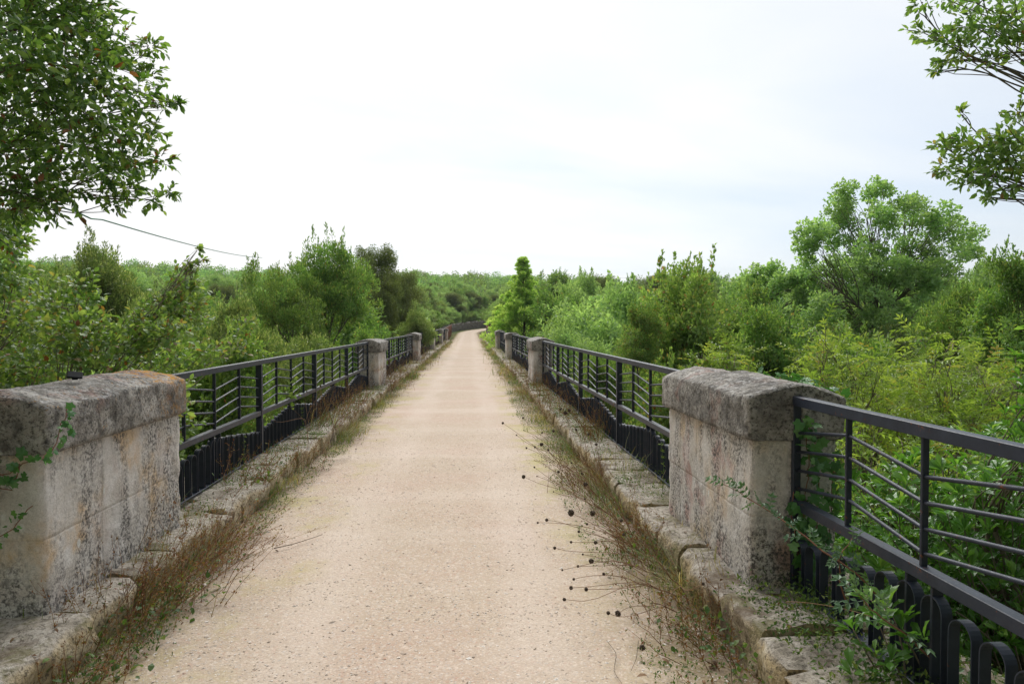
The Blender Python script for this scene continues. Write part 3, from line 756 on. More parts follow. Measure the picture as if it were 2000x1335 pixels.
T = {}   # templates: 8 m high trees, origin at the foot
def template(name, seed, n, rx, rz, zc, rmin, rmax, nleaf, L, wr, tmpl, lmat, r0=.11, nlimb=7, **k):
    g = np.random.default_rng(seed); P, rad = crown_pts(g, n, rx, rx, rz, zc, rmin, rmax)
    T[name] = tree_meshes(name, P, rad, (0, 0, -14), (g.normal() * .3, g.normal() * .3, zc - rz * .35), r0, nlimb, nleaf, L, wr, tmpl, M[lmat], M['bark'], g, **k)
FD, QD = tmpl_fold(), tmpl_quad()
template('oak_a', 11, 150, 2.45, 2.5, 4.75, .32, .55, 620, .15, .6, FD, 'oak', shoots=6, sprigs=3)
template('oak_b', 12, 150, 2.25, 2.6, 4.7, .30, .52, 620, .145, .6, FD, 'oak', shoots=10, sprigs=3)
template('oak_c', 13, 140, 2.6, 2.4, 4.9, .34, .6, 560, .155, .62, FD, 'oak_pale', shoots=6, sprigs=2)
template('holm_a', 14, 160, 2.3, 2.8, 4.9, .32, .55, 900, .12, .55, FD, 'holm', flat=.9)
template('olive_a', 15, 160, 2.2, 2.6, 4.6, .28, .5, 800, .15, .32, FD, 'olive', shoots=16, updir=.7, upn=.45, shoot_len=(.5, 1.1))
template('olive_b', 16, 150, 2.4, 2.8, 4.5, .28, .52, 800, .15, .32, FD, 'olive', shoots=10, updir=.7, upn=.45)
def plant_tree(kind, loc, sx, sz, rz, label, group=None, cat='tree', name=None, mat=None):
    nm = name or {'oak': 'oak_tree', 'holm': 'holm_oak', 'olive': 'wild_olive_tree'}[kind.split('_')[0]]
    root = empty(nm, loc, rz); tag(root, label, cat, group)
    h = sz * 7.35; s1 = float(np.clip(sz, sx * .8, sx * 1.35)); dz = h - 7.35 * s1      # crown keeps its proportions, the stem below it takes up the rest
    a = link('trunk', T[kind][0], root, (0, 0, dz)); b = link('crown', T[kind][1], root, (0, 0, dz)); a.scale = b.scale = (sx, sx, s1)
    if mat: b.material_slots[0].link = 'OBJECT'; b.material_slots[0].material = M[mat]
    return root
def tree_px(kind, px, ptop, D, wpx, label, rz=None, mat=None, group=None, cat='tree', name=None, hfac=7.35):
    """crown centred on image column px, top at row ptop, at distance D, crown wpx wide"""
    p = at(px, 634, D); z0 = float(terrain(p[0], p[1])); zt = float(at(px, ptop, D)[2])
    h = max(1.2, zt - z0); w = wpx / F * D; base = {'oak_a': 5.2, 'oak_b': 4.8, 'oak_c': 5.6, 'holm_a': 5.3, 'olive_a': 4.8, 'olive_b': 5.4}[kind]
    return plant_tree(kind, (p[0], p[1], z0), w / base, h / hfac, rng.uniform(0, 6.28) if rz is None else rz, label, group, cat, name, mat)

# --- trees one can tell apart, left of the bridge
tree_px('olive_a', 655, 462, 21, 190, 'tall feathery green tree with thin pale stems above the left railing', rz=1.0, mat='oak')
tree_px('olive_b', 560, 500, 19, 190, 'bushy green tree where the green cable ends, left of the tall feathery one', rz=2.0, mat='oak')
tree_px('holm_a', 735, 487, 31, 130, 'dark evergreen oak rising just behind the tall feathery tree', rz=.4)
tree_px('holm_a', 785, 535, 36, 110, 'low dark evergreen oak crowding the far left railing', rz=3.1)
tree_px('olive_a', 815, 600, 33, 90, 'small pale shrub-like tree at the railing below the dark evergreen oaks', rz=2.2)
tree_px('olive_a', 195, 470, 15, 190, 'pale olive-green tree with a wispy pointed shoot against the sky on the left', rz=2.6)
tree_px('olive_b', 92, 505, 16, 170, 'pale olive-green tree with short wispy shoots at the far left', rz=.8)
tree_px('olive_b', 330, 560, 14, 230, 'broad pale bush behind the lichen-topped pillar', rz=4.4)
tree_px('olive_a', 455, 575, 12.5, 210, 'glossy pale green bush right behind the first left railing', rz=5.4)
tree_px('olive_b', 600, 640, 14.5, 190, 'silvery green bush under the middle of the first left railing', rz=1.9)
tree_px('oak_a', 420, 640, 8.5, 330, 'low dark green bush seen through the first left railing', rz=.9)
tree_px('oak_b', 720, 650, 24, 150, 'green bush behind the second left pillar', rz=2.9)
# --- right of the bridge
tree_px('oak_a', 1318, 508, 15.5, 260, 'green oak with brownish tips and ragged top left of the big round-crowned tree', rz=2.4, mat='ragged')
tree_px('oak_b', 1245, 600, 14.5, 110, 'small bright oak reaching over the right railing', rz=.5, mat='oak_brown')
tree_px('oak_c', 1150, 548, 44, 150, 'greyish green round tree right of the pine', rz=1.5)
tree_px('oak_a', 1085, 565, 40, 120, 'dense mid green tree at the foot of the pine', rz=4.0)
tree_px('oak_b', 1215, 560, 38, 130, 'dense dark green tree beyond the ragged oak', rz=5.2)
tree_px('oak_c', 1130, 655, 22, 160, 'low pale bush behind the second right railing', rz=3.3)
tree_px('oak_c', 1440, 575, 19, 190, 'mid green tree filling the gap right of the ragged oak', rz=.2, mat='oak')
tree_px('oak_a', 1520, 600, 16, 200, 'green tree below the pale knobbly crown on the right', rz=4.9)
tree_px('olive_a', 1880, 545, 14, 210, 'greyish olive tree at the right edge in front of the big round crown', rz=3.5, mat='oak')
tree_px('oak_b', 1985, 500, 12, 210, 'tall green tree cut by the right edge of the frame', rz=.7)
tree_px('olive_b', 1700, 640, 13, 260, 'glossy green bush between the two ash shrubs', rz=2.1, mat='oak')
tree_px('oak_a', 1330, 700, 9.5, 260, 'bush with brown-tipped leaves right behind the big right pillar', rz=1.1, mat='oak_brown')
tree_px('oak_b', 1180, 705, 13, 170, 'dark green bush seen through the first right railing', rz=2.3)
tree_px('oak_a', 1080, 660, 28, 120, 'bush beyond the second right pillar', rz=5.8)

# --- pale knobbly oak crowns: big round one and the small one beside it
def lobed_oak(name, seed, px, pbase, D, lobes, label, nleaf=330):
    g = np.random.default_rng(seed); P = []; Rr = []
    p0 = at(px, 634, D); z0 = float(terrain(p0[0], p0[1])); root = np.array([p0[0], p0[1], z0])
    for (lx, ly, lr) in lobes:
        c = at(lx, ly, D + g.uniform(-1.6, 1.6)); r = lr / F * D; m = max(6, int(r * 15))
        for _ in range(m):
            d = rdir(1, g)[0]; P.append(c + d * r * g.uniform(.35, .85)); Rr.append(g.uniform(.18, .34))
    P = np.array(P) - root; fk = np.array(at(px, pbase, D)) - root
    W, Lf = tree_meshes(name, P, Rr, (0, 0, -.4), fk, .16, 20, nleaf, .12, .75, FD, M['oak_pale'], M['bark'], g, tint=.55, out=1.0, sprigs=1)
    o = empty(name, root); tag(o, label, 'tree'); link('trunk', W, o); link('crown', Lf, o)
lobed_oak('oak_tree', 21, 1712, 600, 25,
          [(1640, 382, 34), (1625, 430, 38), (1590, 455, 42), (1575, 500, 34), (1655, 470, 46), (1725, 375, 38), (1712, 430, 44), (1700, 500, 44), (1780, 400, 38), (1800, 440, 46), (1770, 490, 50),
           (1840, 425, 34), (1875, 450, 40), (1890, 490, 34), (1850, 510, 44), (1625, 540, 50), (1585, 560, 40), (1690, 570, 55), (1760, 570, 52), (1820, 575, 48), (1880, 560, 40), (1640, 620, 55), (1740, 640, 60), (1830, 640, 55), (1655, 405, 30), (1560, 540, 26), (1700, 540, 40), (1760, 530, 44), (1660, 525, 40), (1800, 530, 42), (1720, 605, 46), (1780, 615, 46), (1680, 650, 50), (1600, 610, 44), (1860, 620, 50), (1905, 610, 44), (1925, 560, 26), (1735, 680, 50)],
          'large round-crowned oak with knobbly pale green tufts and visible dark limbs on the right', 1250)
lobed_oak('oak_tree', 22, 1485, 600, 27, [(1460, 545, 22), (1485, 540, 24), (1515, 530, 20), (1525, 548, 18), (1440, 575, 26), (1480, 580, 28), (1520, 580, 24), (1552, 545, 12), (1570, 580, 28), (1600, 600, 30)],
          'small knobbly pale oak crown poking up left of the large round-crowned one', 1250)

# --- pine
def pine(px, ptop, D, wpx):
    g = np.random.default_rng(23); p = at(px, 634, D); z0 = float(terrain(p[0], p[1])); H = float(at(px, ptop, D)[2]) - z0; w = wpx / F * D / 2
    W, Lf = MB(), MB(); W.tube([(0, 0, -.3), (.1, 0, H * .4), (0, .1, H * .97)], [.16, .1, .015], 8)
    z = H * .12
    while z < H * .985:
        t = z / H; rr = w * 1.3 * (1.0 if t < .3 else (1 - (t - .3) / .72) ** 1.15) * g.uniform(.7, 1.1) + .1
        for _ in range(6 if t < .8 else 4):
            a = g.uniform(0, 6.28); e = np.array([math.cos(a) * rr, math.sin(a) * rr, z + rr * .6]); b = np.array([0, 0, z - .1]); bp = bend(b, e, g, .08, 6)
            W.tube(bp, np.linspace(.018, .004, 6), 4)
            for q in range(8 if t < .75 else 4):
                c = bp[1] + (bp[5] - bp[1]) * g.random() + rdir(1, g)[0] * .16 * (1.1 - t); n = 42
                d = nrm(rdir(n, g) + np.array([math.cos(a) * .6, math.sin(a) * .6, .9])); P = c + d * g.uniform(0, .32 * (1.12 - t), n)[:, None]
                leaves(Lf, P, d + rdir(n, g) * .25, rdir(n, g), g.uniform(.12, .24, n), .3, QD, g.random(n), float(g.uniform(.3, .8)))
        z += .17 if t > .5 else .26
    o = empty('pine_tree', (p[0], p[1], z0)); tag(o, 'light yellow-green conical pine standing up against the sky just right of the path', 'tree')
    W.obj('trunk', M['bark'], o); Lf.obj('crown', M['pine'], o, smooth=False)
pine(1022, 502, 44, 140)
tree_px('oak_c', 1022, 600, 50, 64, 'low yellow-green tree at the left foot of the pine', rz=1.3, mat='pine')
tree_px('oak_b', 1045, 590, 47, 90, 'yellow-green bush hiding the trunk of the pine', rz=3.3, mat='pine')

# --- trees round the end of the bridge and in the valley
vg = 'trees filling the valley on both sides of the bridge'; eg = 'trees where the path bends out of sight'
g = np.random.default_rng(41); kinds = ['oak_a', 'oak_b', 'oak_c', 'holm_a', 'olive_b', 'oak_c', 'oak_a']
placed = []
def free(x, y, r):
    for q in placed:
        if (q[0] - x) ** 2 + (q[1] - y) ** 2 < (r) ** 2: return False
    placed.append((x, y)); return True
cnt = 0
while cnt < 175:
    y = g.uniform(5, 62); sgn = g.choice([-1, 1]); x = sgn * g.uniform(4.8, 42)
    if abs(math.atan2(x, y)) > R(50) or not free(x, y, 2.8): continue
    if abs(x) < 8 and y < 14: continue
    z0 = float(terrain(x, y)); lim = (-1.1 if abs(x) < 9 else -.2) if y < 25 else .3
    top = 1.6 + lim + g.uniform(-1.1, .9) + .035 * max(0, abs(x) - 8) * (1 if x < 0 else .45)
    k = kinds[g.integers(0, 7)]; h = top - z0
    if h < 2: continue
    side = 'left' if x < 0 else 'right'
    plant_tree(k, (x, y, z0), g.uniform(.95, 1.4), h / 7.35, g.uniform(0, 6.28), 'one of the green trees crowding the valley to the %s of the bridge' % side, vg + ' (%s)' % side)
    cnt += 1
cnt = 0
while cnt < 170:
    y = g.uniform(62, 150); x = g.uniform(-48, 60)
    s, d = path_sd(x, y)
    if -5.4 < d < 3.9 or not free(x, y, 2.9): continue
    if -.95 < math.atan2(x, y) < .7:
        z0 = float(terrain(x, y)); k = kinds[g.integers(0, 7)] if d > 0 or x < -12 else kinds[g.integers(0, 4)]
        h = g.uniform(.75, 1.05) * (1.0 if abs(d) > 8 else .85)
        plant_tree(k, (x, y, z0), h * g.uniform(.95, 1.25), h, g.uniform(0, 6.28), 'one of the trees standing around the far end of the path where it bends away', eg); cnt += 1
g = np.random.default_rng(45)
for s in np.arange(66, 152, 2.0):
    for d0, sc_ in ((-4.6, .5), (-7.4, .8)):
        x, y = path_pt(s + g.uniform(-.8, .8), d0 + g.uniform(-.5, .4))
        if s < 92 and d0 > -5: sc_ *= .8
        k = ['oak_a', 'oak_b', 'oak_c', 'olive_b', 'holm_a'][g.integers(0, 5)]; h = sc_ * g.uniform(.8, 1.15)
        plant_tree(k, (x, y, float(terrain(x, y)) - .25 * h), h * g.uniform(1.1, 1.5), h, g.uniform(0, 6.28), 'one of the small trees packed behind the dry stone wall on the bend', 'small trees behind the dry stone wall')
for s in np.arange(64, 120, 3.0):
    x, y = path_pt(s, g.uniform(3.6, 4.6)); k = ['oak_a', 'oak_c', 'oak_b'][g.integers(0, 3)]; h = g.uniform(.35, .6)
    plant_tree(k, (x, y, float(terrain(x, y)) - .2), h * 1.2, h, g.uniform(0, 6.28), 'one of the shrubs along the inside of the bend past the pine', 'shrubs on the inside of the bend', 'shrub', 'scrub_bush')
for x, y, s_ in ((-5.5, -2.5, .95), (-6.5, -7, 1.1), (-3.6, -9.5, 1.0), (5.2, -2.8, .95), (6.2, -7.5, 1.1), (3.4, -10.5, 1.0), (-9.5, -4, 1.1), (9.5, -4.5, 1.1), (-.5, -15, 1.2), (-7, -13, 1.2), (6.5, -14, 1.2)):  # unseen oaks added behind the camera to shade the near pillar ends
    plant_tree(['oak_a', 'oak_b', 'oak_c'][int(abs(x * 7)) % 3], (x, y, float(terrain(x, y)) - .2), s_ * 1.15, s_ + .1, x, 'one of the unseen oaks added behind the viewer for their shade', 'unseen oaks added for shade behind the viewer')
# the far wood on the hills
mb = MB(); g = np.random.default_rng(43); n = 0; TQ = tmpl_quad()
while n < 2600:
    r = math.sqrt(g.uniform(75 ** 2, 400 ** 2)); a = g.uniform(R(-46), R(44)); x, y = r * math.sin(a), r * math.cos(a)
    s, d = path_sd(x, y)
    if abs(d) < 9 or (y < 150 and -48 < x < 60 and y > 62 and r < 150): continue
    z0 = float(terrain(x, y)); w = g.uniform(2.0, 3.4); h = 3.9 + 4.4 * g.random() ** 1.6; tint = float(g.random())
    nl = int(620 if r < 160 else (420 if r < 260 else 300)); m = 9; c = rdir(m, g) * np.array([w, w, h * .3]) * .65 + [x, y, z0 + h * .6]
    k = g.integers(0, m, nl); dd = rdir(nl, g); P = c[k] + dd * (w * .5) * (g.random(nl) ** .3)[:, None]
    L = .34 if r < 160 else (.46 if r < 260 else .6)
    leaves(mb, P, dd + rdir(nl, g) * .8, dd * .5 + rdir(nl, g) * .8 + [0, 0, .7], L * g.uniform(.6, 1.2, nl), .75, TQ, g.random(nl), tint); n += 1
tag(mb.obj('distant_wood', M['wood_far'], smooth=False), 'distant green wood covering the low hills along the horizon', 'wood', kind='stuff')

# ------------------------------------------------------------------ near foliage
LT, AT = tmpl_leaf(), tmpl_arb()
# oak overhanging at the upper left
g = np.random.default_rng(51); P = []; Rr = []
spec = [(40, 40, 4.6, .30), (120, 30, 4.8, .26), (165, 60, 4.7, .22), (60, 120, 4.3, .3), (150, 130, 4.6, .26), (215, 95, 5.0, .16), (205, 150, 4.7, .18), (262, 120, 5.2, .11), (30, 200, 4.4, .3), (120, 200, 4.4, .3), (205, 210, 4.7, .2),
        (270, 180, 5.0, .14), (290, 150, 5.2, .09), (318, 205, 5.1, .05), (40, 290, 4.5, .3), (140, 280, 4.6, .26), (215, 270, 4.8, .2), (270, 250, 5.0, .14), (60, 350, 4.6, .2), (130, 355, 4.7, .15), (200, 330, 4.9, .15), (265, 310, 5.0, .13),
        (310, 315, 5.1, .09), (250, 375, 5.0, .09), (300, 390, 5.1, .07), (330, 375, 5.15, .05), (20, 380, 4.5, .14), (100, 395, 4.6, .09), (220, 395, 4.9, .07), (290, 90, 5.2, .07), (180, 10, 4.9, .18), (230, 330, 5.2, .15), (90, 5, 5.1, .3), (20, 110, 5.6, .3), (20, 240, 5.6, .3), (25, 430, 6.0, .16), (5, 460, 6.0, .2), (-30, 500, 5.8, .25), (60, 412, 5.2, .07), (15, 400, 4.8, .15), (75, 385, 4.7, .1), (-20, 440, 5.0, .2), (345, 200, 5.1, .03)]
for a, b, D, r in spec: P.append(at(a, b, D)); Rr.append(r)
for _ in range(60):
    q = at(-230 + g.uniform(-330, 200), g.uniform(-420, 420), g.uniform(4.2, 6.5)); P.append(q); Rr.append(g.uniform(.25, .45))
for _ in range(26):
    q = at(g.uniform(-60, 120), g.uniform(-380, -60), g.uniform(4.4, 6.2)); P.append(q); Rr.append(g.uniform(.25, .4))
rootp = np.array([-5.9, 5.3, float(terrain(-5.9, 5.3))])
W, Lf = tree_meshes('overhang_oak', np.array(P) - rootp, Rr, (0, 0, -.3), np.array([-5.3, 5.2, 2.6]) - rootp, .08, 14, 3300, .066, .5, LT, M['oak_near'], M['bark'], g, tint=.45, twigs=4, sprigs=7, flat=.85, updir=.1, upn=.6)
o = empty('oak_tree', rootp); tag(o, 'leafy dark green oak overhanging the sky at the upper left', 'tree'); link('trunk', W, o); link('crown', Lf, o)

# browning oak behind the left pillar, with its long twig pointing up
g = np.random.default_rng(52); P = []; Rr = []
for _ in range(95):
    px = g.uniform(-260, 330); top = np.interp(px, [-260, 0, 60, 150, 230, 330], [480, 500, 560, 570, 640, 690])
    P.append(at(px, g.uniform(top + 30, 880), g.uniform(5.0, 7.6))); Rr.append(g.uniform(.14, .27))
for a, b, D, r in [(20, 440, 7.2, .2), (10, 480, 7.0, .22), (40, 470, 7.4, .14), (30, 540, 6.8, .2), (370, 520, 6.6, .06), (395, 508, 6.6, .035), (350, 545, 6.6, .12), (378, 560, 6.6, .14), (350, 590, 6.5, .2), (320, 610, 6.4, .22), (365, 625, 6.5, .2), (300, 640, 6.2, .22), (270, 660, 6.1, .22), (330, 660, 6.0, .2), (385, 488, 6.6, .02), (240, 690, 6.2, .2), (410, 690, 7.2, .16), (460, 680, 7.5, .13), (350, 690, 7.0, .2), (150, 560, 6.0, .14), (170, 590, 6.0, .15), (470, 640, 8, .13), (120, 600, 6.2, .2)]:
    P.append(at(a, b, D)); Rr.append(r)
rootp = np.array([-4.4, 5.6, float(terrain(-4.4, 5.6))])
W, Lf = tree_meshes('browning_oak', np.array(P) - rootp, Rr, (0, 0, -.2), np.array([-4.3, 5.7, .1]) - rootp, .045, 12, 3300, .062, .62, LT, M['oak_brown'], M['twig'], g, tint=.4, twigs=3, upn=.7, sprigs=4)
o = empty('oak_tree', rootp); tag(o, 'low spreading oak with browning leaves just behind the lichen-topped left pillar', 'tree'); link('trunk', W, o); link('crown', Lf, o)

# oak at the upper right, two boughs entering the frame
g = np.random.default_rng(53); P = []; Rr = []
for a, b, D, r in [(1800, 5, 4.4, .07), (1850, 0, 4.3, .12), (1920, 0, 4.3, .16), (1805, 65, 4.4, .08), (1850, 80, 4.3, .11), (1900, 50, 4.2, .14), (1950, 60, 4.1, .14), (1990, 40, 4.0, .16), (1845, 120, 4.3, .05), (1880, 105, 4.2, .1), (1940, 115, 4.1, .07), (1985, 100, 4.1, .1), (1835, 140, 4.3, .03),
                   (1878, 225, 4.3, .035), (1850, 285, 4.3, .09), (1880, 270, 4.2, .09), (1910, 290, 4.1, .13), (1850, 325, 4.3, .09), (1900, 335, 4.1, .11), (1960, 270, 4.0, .14), (1960, 310, 4.0, .15), (1990, 220, 4.1, .09), (1925, 370, 4.1, .07), (1935, 385, 4.1, .05), (1970, 360, 4.0, .07), (2010, 300, 3.9, .2), (1895, 355, 4.15, .06)]:
    P.append(at(a, b, D)); Rr.append(r * .85)
for _ in range(50): P.append(at(g.uniform(2230, 2600), g.uniform(-300, 420), g.uniform(3.8, 5.5))); Rr.append(g.uniform(.2, .4))
rootp = np.array([5.2, 3.9, float(terrain(5.2, 3.9))])
W, Lf = tree_meshes('right_oak', np.array(P) - rootp, Rr, (0, 0, -.3), np.array([4.6, 3.7, 2.4]) - rootp, .05, 9, 6200, .052, .5, LT, M['oak'], M['bark'], g, tint=.5, twigs=4, upn=.5, sprigs=4)
o = empty('oak_tree', rootp); tag(o, 'oak whose two leafy boughs reach in from the upper right', 'tree'); link('trunk', W, o); link('crown', Lf, o)

# ash shrubs with feathery leaves on the right
PN = tmpl_pinnate(3)
def ash(seed, clumps, base, label, L=.2, nleaf=300, mat='ash'):
    g = np.random.default_rng(seed); P = []; Rr = []
    for a, b, D, r in clumps: P.append(at(a, b, D)); Rr.append(r)
    rp = np.array([base[0], base[1], float(terrain(*base))])
    W, Lf = tree_meshes('ash', np.array(P) - rp, Rr, (0, 0, -.2), (np.mean(P, 0) - rp) * [.6, .6, .45], .05, min(7, len(P)), nleaf, L, 1.0, PN, M[mat], M['twig'], g, tint=.5, twigs=3, updir=-.05, upn=1.3, out=.9)
    o = empty('ash_shrub', rp); tag(o, label, 'shrub'); link('trunk', W, o); link('crown', Lf, o)
g = np.random.default_rng(60)
def blob(prof, n, D0, D1, r0, r1, bot):
    out = []; xs_ = [p[0] for p in prof]; ys_ = [p[1] for p in prof]
    for _ in range(n):
        x = g.uniform(xs_[0], xs_[-1]); t = np.interp(x, xs_, ys_); r = g.uniform(r0, r1); D = g.uniform(D0, D1)
        out.append((x, g.uniform(t + r * .6 * F / D, bot), D, r))
    return out
ash(61, blob([(1555, 720), (1590, 620), (1610, 605), (1650, 670), (1700, 645), (1760, 690)], 60, 7.0, 8.6, .16, .3, 860), at(1660, 634, 7.8)[:2], 'yellow-green ash shrub with drooping feathery leaves directly behind the big right pillar', .2, 260)
ash(62, blob([(1750, 700), (1800, 640), (1860, 620), (1920, 640), (1960, 690), (2040, 720)], 70, 6.4, 8.2, .16, .3, 860), at(1880, 634, 7.3)[:2], 'larger yellow-green ash shrub right of the one behind the big right pillar', .2, 260)
ash(63, blob([(1355, 700), (1400, 650), (1440, 655), (1480, 690)], 24, 9, 10.5, .15, .25, 780), at(1420, 634, 9.5)[:2], 'small yellow-green ash shrub rising above the middle of the big right pillar', .2, 260)
ash(64, blob([(1640, 810), (1700, 790), (1780, 830), (1900, 850)], 26, 4.8, 6.0, .14, .22, 960), at(1740, 634, 5.6)[:2], 'low ash sapling between the ash shrubs and the nearest right railing', .17, 260)

# strawberry trees (bright glossy rosettes) behind the nearest right railing
def arbutus(seed, spots, base, label, L=.092):
    g = np.random.default_rng(seed); W, Lf = MB(), MB(); rp = np.array([base[0], base[1], float(terrain(*base))])
    mz = np.mean(spots, 0) - rp; hubs = [np.array([g.normal() * .3, g.normal() * .3, 0]) + mz * [.6, .6, .75] for _ in range(7)]
    for h in hubs: W.tube(bend((0, 0, -.1), h, g, .1, 5), np.linspace(.03, .014, 5), 6)
    for c in spots:
        e = c - rp; h = hubs[g.integers(0, 7)]; bp = bend(h, e, g, .16, 7); W.tube(bp, np.linspace(.006, .002, 7), 5)
        ax = nrm(bp[-1] - bp[-2] + np.array([0, 0, .07])); 
        for tip, m, sc in ((e, g.integers(8, 13), 1.0), (bp[-2] + rdir(1, g)[0] * .04, 7, .9), (bp[-3] + rdir(1, g)[0] * .05, 6, .9), (bp[-2] + rdir(1, g)[0] * .09, 7, .9), (bp[-4] + rdir(1, g)[0] * .12, 7, .9)):
            th = g.random(m) * 6.28; sd = nrm(np.cross(ax, rdir(1, g)[0])); s2 = np.cross(ax, sd); op = g.uniform(.5, 1.25, m)
            D = ax * np.cos(op)[:, None] + (sd * np.cos(th)[:, None] + s2 * np.sin(th)[:, None]) * np.sin(op)[:, None]
            leaves(Lf, tip + D * .008 + ax * g.uniform(-.03, .01, m)[:, None], D, np.tile(ax, (m, 1)) + rdir(m, g) * .15, L * sc * g.uniform(.65, 1.15, m), g.uniform(.34, .44, m), AT, g.random(m) * (.75 if sc < 1 else 1), float(g.uniform(.2, .8)))
    o = empty('strawberry_tree', rp); tag(o, label, 'shrub'); W.obj('stems', M['twig'], o); Lf.obj('foliage', M['arb'], o, smooth=False)
g = np.random.default_rng(70)
def spots(n, x0, x1, prof, y1, D0, D1):
    o = []
    for _ in range(n):
        x = g.uniform(x0, x1); t = np.interp(x, [p[0] for p in prof], [p[1] for p in prof]); o.append(at(x, g.uniform(t, y1), g.uniform(D0, D1)))
    return o
arbutus(71, spots(420, 1640, 2150, [(1640, 950), (1700, 930), (1760, 900), (1850, 880), (1900, 860), (2100, 820)], 1500, 3.7, 5.2), (2.9, 4.0), 'bright glossy strawberry tree pressing against the nearest right railing')
arbutus(72, spots(300, 1600, 2120, [(1600, 1000), (1750, 900), (1880, 830), (2050, 790)], 1250, 5.0, 6.4), (3.9, 5.2), 'glossy green strawberry tree just behind the one at the nearest right railing', .095)
arbutus(73, spots(45, 1975, 2150, [(1975, 700), (2000, 640), (2100, 600)], 900, 3.4, 4.4), (3.6, 3.5), 'tall shoots of a broad-leaved shrub at the right edge of the frame', .08)
arbutus(74, [at(1700, 1170, 2.62), at(1715, 1215, 2.6), at(1665, 1225, 2.7), at(1735, 1180, 2.7)], (2.3, 2.7), 'bright leaf rosette poking through the foot of the nearest right railing', .085)
# filler scrub under the railings, leafy and low
g = np.random.default_rng(75)
def scrub(label, kind, x, y, w, h, rz): 
    z = float(terrain(x, y)); plant_tree(kind, (x, y, z), w / 5, h / 7.35, rz, label, 'low scrub along the foot of the bridge', 'shrub', 'scrub_bush')
k = 0
for sgn in (-1, 1):
    for y in list(np.arange(5.5, 30, 3.2)) + list(np.arange(32, 62, 4.5)):
        x = -4.4 + g.uniform(-.5, .3) if sgn < 0 else 3.9 + g.uniform(-.3, .6)
        if sgn > 0 and y < 8: x += .6
        z0 = float(terrain(x, y)); top = g.uniform(-.15, .65) if y < 30 else g.uniform(.4, 1.2)
        scrub('low leafy scrub growing up against the outer side of the bridge on the %s' % ('left' if sgn < 0 else 'right'), ['oak_a', 'olive_a', 'oak_b', 'olive_b'][k % 4], x, y + g.uniform(-.6, .6), g.uniform(2.7, 3.5), top - z0, g.uniform(0, 6)); k += 1

# ------------------------------------------------------------------ ivy
IV = tmpl_ivy()
def ivy(name, seed, paths, label, L=.05, dens=26, stem=.0025, facing=(0, -1, .25)):
    g = np.random.default_rng(seed); W, Lf = MB(), MB(); base = np.array(paths[0][0], float)
    for pi, p in enumerate(paths):
        p = np.array(([paths[0][0]] if pi else []) + list(p), float) - base; seg = np.linalg.norm(np.diff(p, axis=0), axis=1); cum = np.concatenate([[0], np.cumsum(seg)]); tot = cum[-1]
        t = np.linspace(0, tot, max(4, int(tot / .03))); Q = np.stack([np.interp(t, cum, p[:, i]) for i in range(3)], 1); Q += g.normal(size=Q.shape) * .004
        W.tube(Q, stem, 5); n = int(tot * dens) + 2; tt = g.random(n) * tot; c = np.stack([np.interp(tt, cum, p[:, i]) for i in range(3)], 1)
        f = np.array(facing, float); N = f + rdir(n, g) * .4; D = rdir(n, g) + np.array([0, 0, -.5]); P0 = c + rdir(n, g) * .03 + nrm(f) * .022
        leaves(Lf, P0, D, N, L * g.uniform(.45, 1.2, n), 1.0, IV, g.random(n))
    o = empty(name, base); tag(o, label, 'ivy'); W.obj('stems', M['redstem'], o); Lf.obj('leaves', M['ivy'], o, smooth=False)
yl = YL[0] - .03; yr = YR[0] - .03; 
def onplane(px, py, y):   # where the sight line meets the plane of a pillar end
    d = fw + rt * (px - 1000) / F + up * (667.5 - py) / F; return EYE + d * (y / d[1])
ivy('ivy', 81, [[onplane(a, b, yl) for a, b in p] for p in ([(-60, 960), (-20, 930), (20, 925), (55, 900), (72, 897)], [(-80, 900), (-30, 915), (30, 940), (40, 905)], [(-60, 980), (-10, 950), (25, 955)])], 'ivy patch with broad leaves on the near end of the left pillar', .062, 42)
xf = KL - .17
def onx(px, py, x):
    d = fw + rt * (px - 1000) / F + up * (667.5 - py) / F; return EYE + d * (x / d[0])
ivy('ivy', 82, [[onx(a, b, -1.955) for a, b in [(78, 900), (95, 885), (108, 868), (116, 850), (120, 828), (132, 800), (130, 790)]]], 'single ivy runner climbing the inner side of the left pillar cap', .04, 75, facing=(1, -.4, .3))
ivy('ivy', 83, [[onplane(a, b, yl) for a, b in [(-40, 1075), (5, 1045), (30, 1030), (45, 1005), (62, 985)]]], 'thin ivy runner across the middle of the near end of the left pillar', .035, 60)
ivy('ivy', 84, [[onplane(a, b, yr) for a, b in p] for p in ([(1575, 1130), (1570, 1000), (1580, 900), (1570, 815)], [(1590, 1100), (1600, 960), (1590, 860), (1575, 820)], [(1560, 1090), (1545, 1000), (1550, 960)], [(1610, 1120), (1625, 1000), (1630, 900)], [(1600, 1180), (1580, 1080), (1620, 1040)], [(1580, 1150), (1570, 1060)])], 'ivy covering the near end of the right pillar beside the railing', .06, 55)
def capedge(y0, y1, x, z): return [(x + .02 * math.sin(9 * t), y0 + (y1 - y0) * t, z + .03 * math.sin(5 * t)) for t in np.linspace(0, 1, 8)]
ivy('ivy', 85, [capedge(yr + .15, yr + 1.35, 2.02, 1.17), capedge(yr + .05, yr + 1.2, 2.06, 1.1), capedge(yr + .3, yr + 1.5, 1.97, 1.23)], 'ivy mat creeping over the outer edge of the right pillar cap', .055, 60, facing=(.4, -.1, 1))

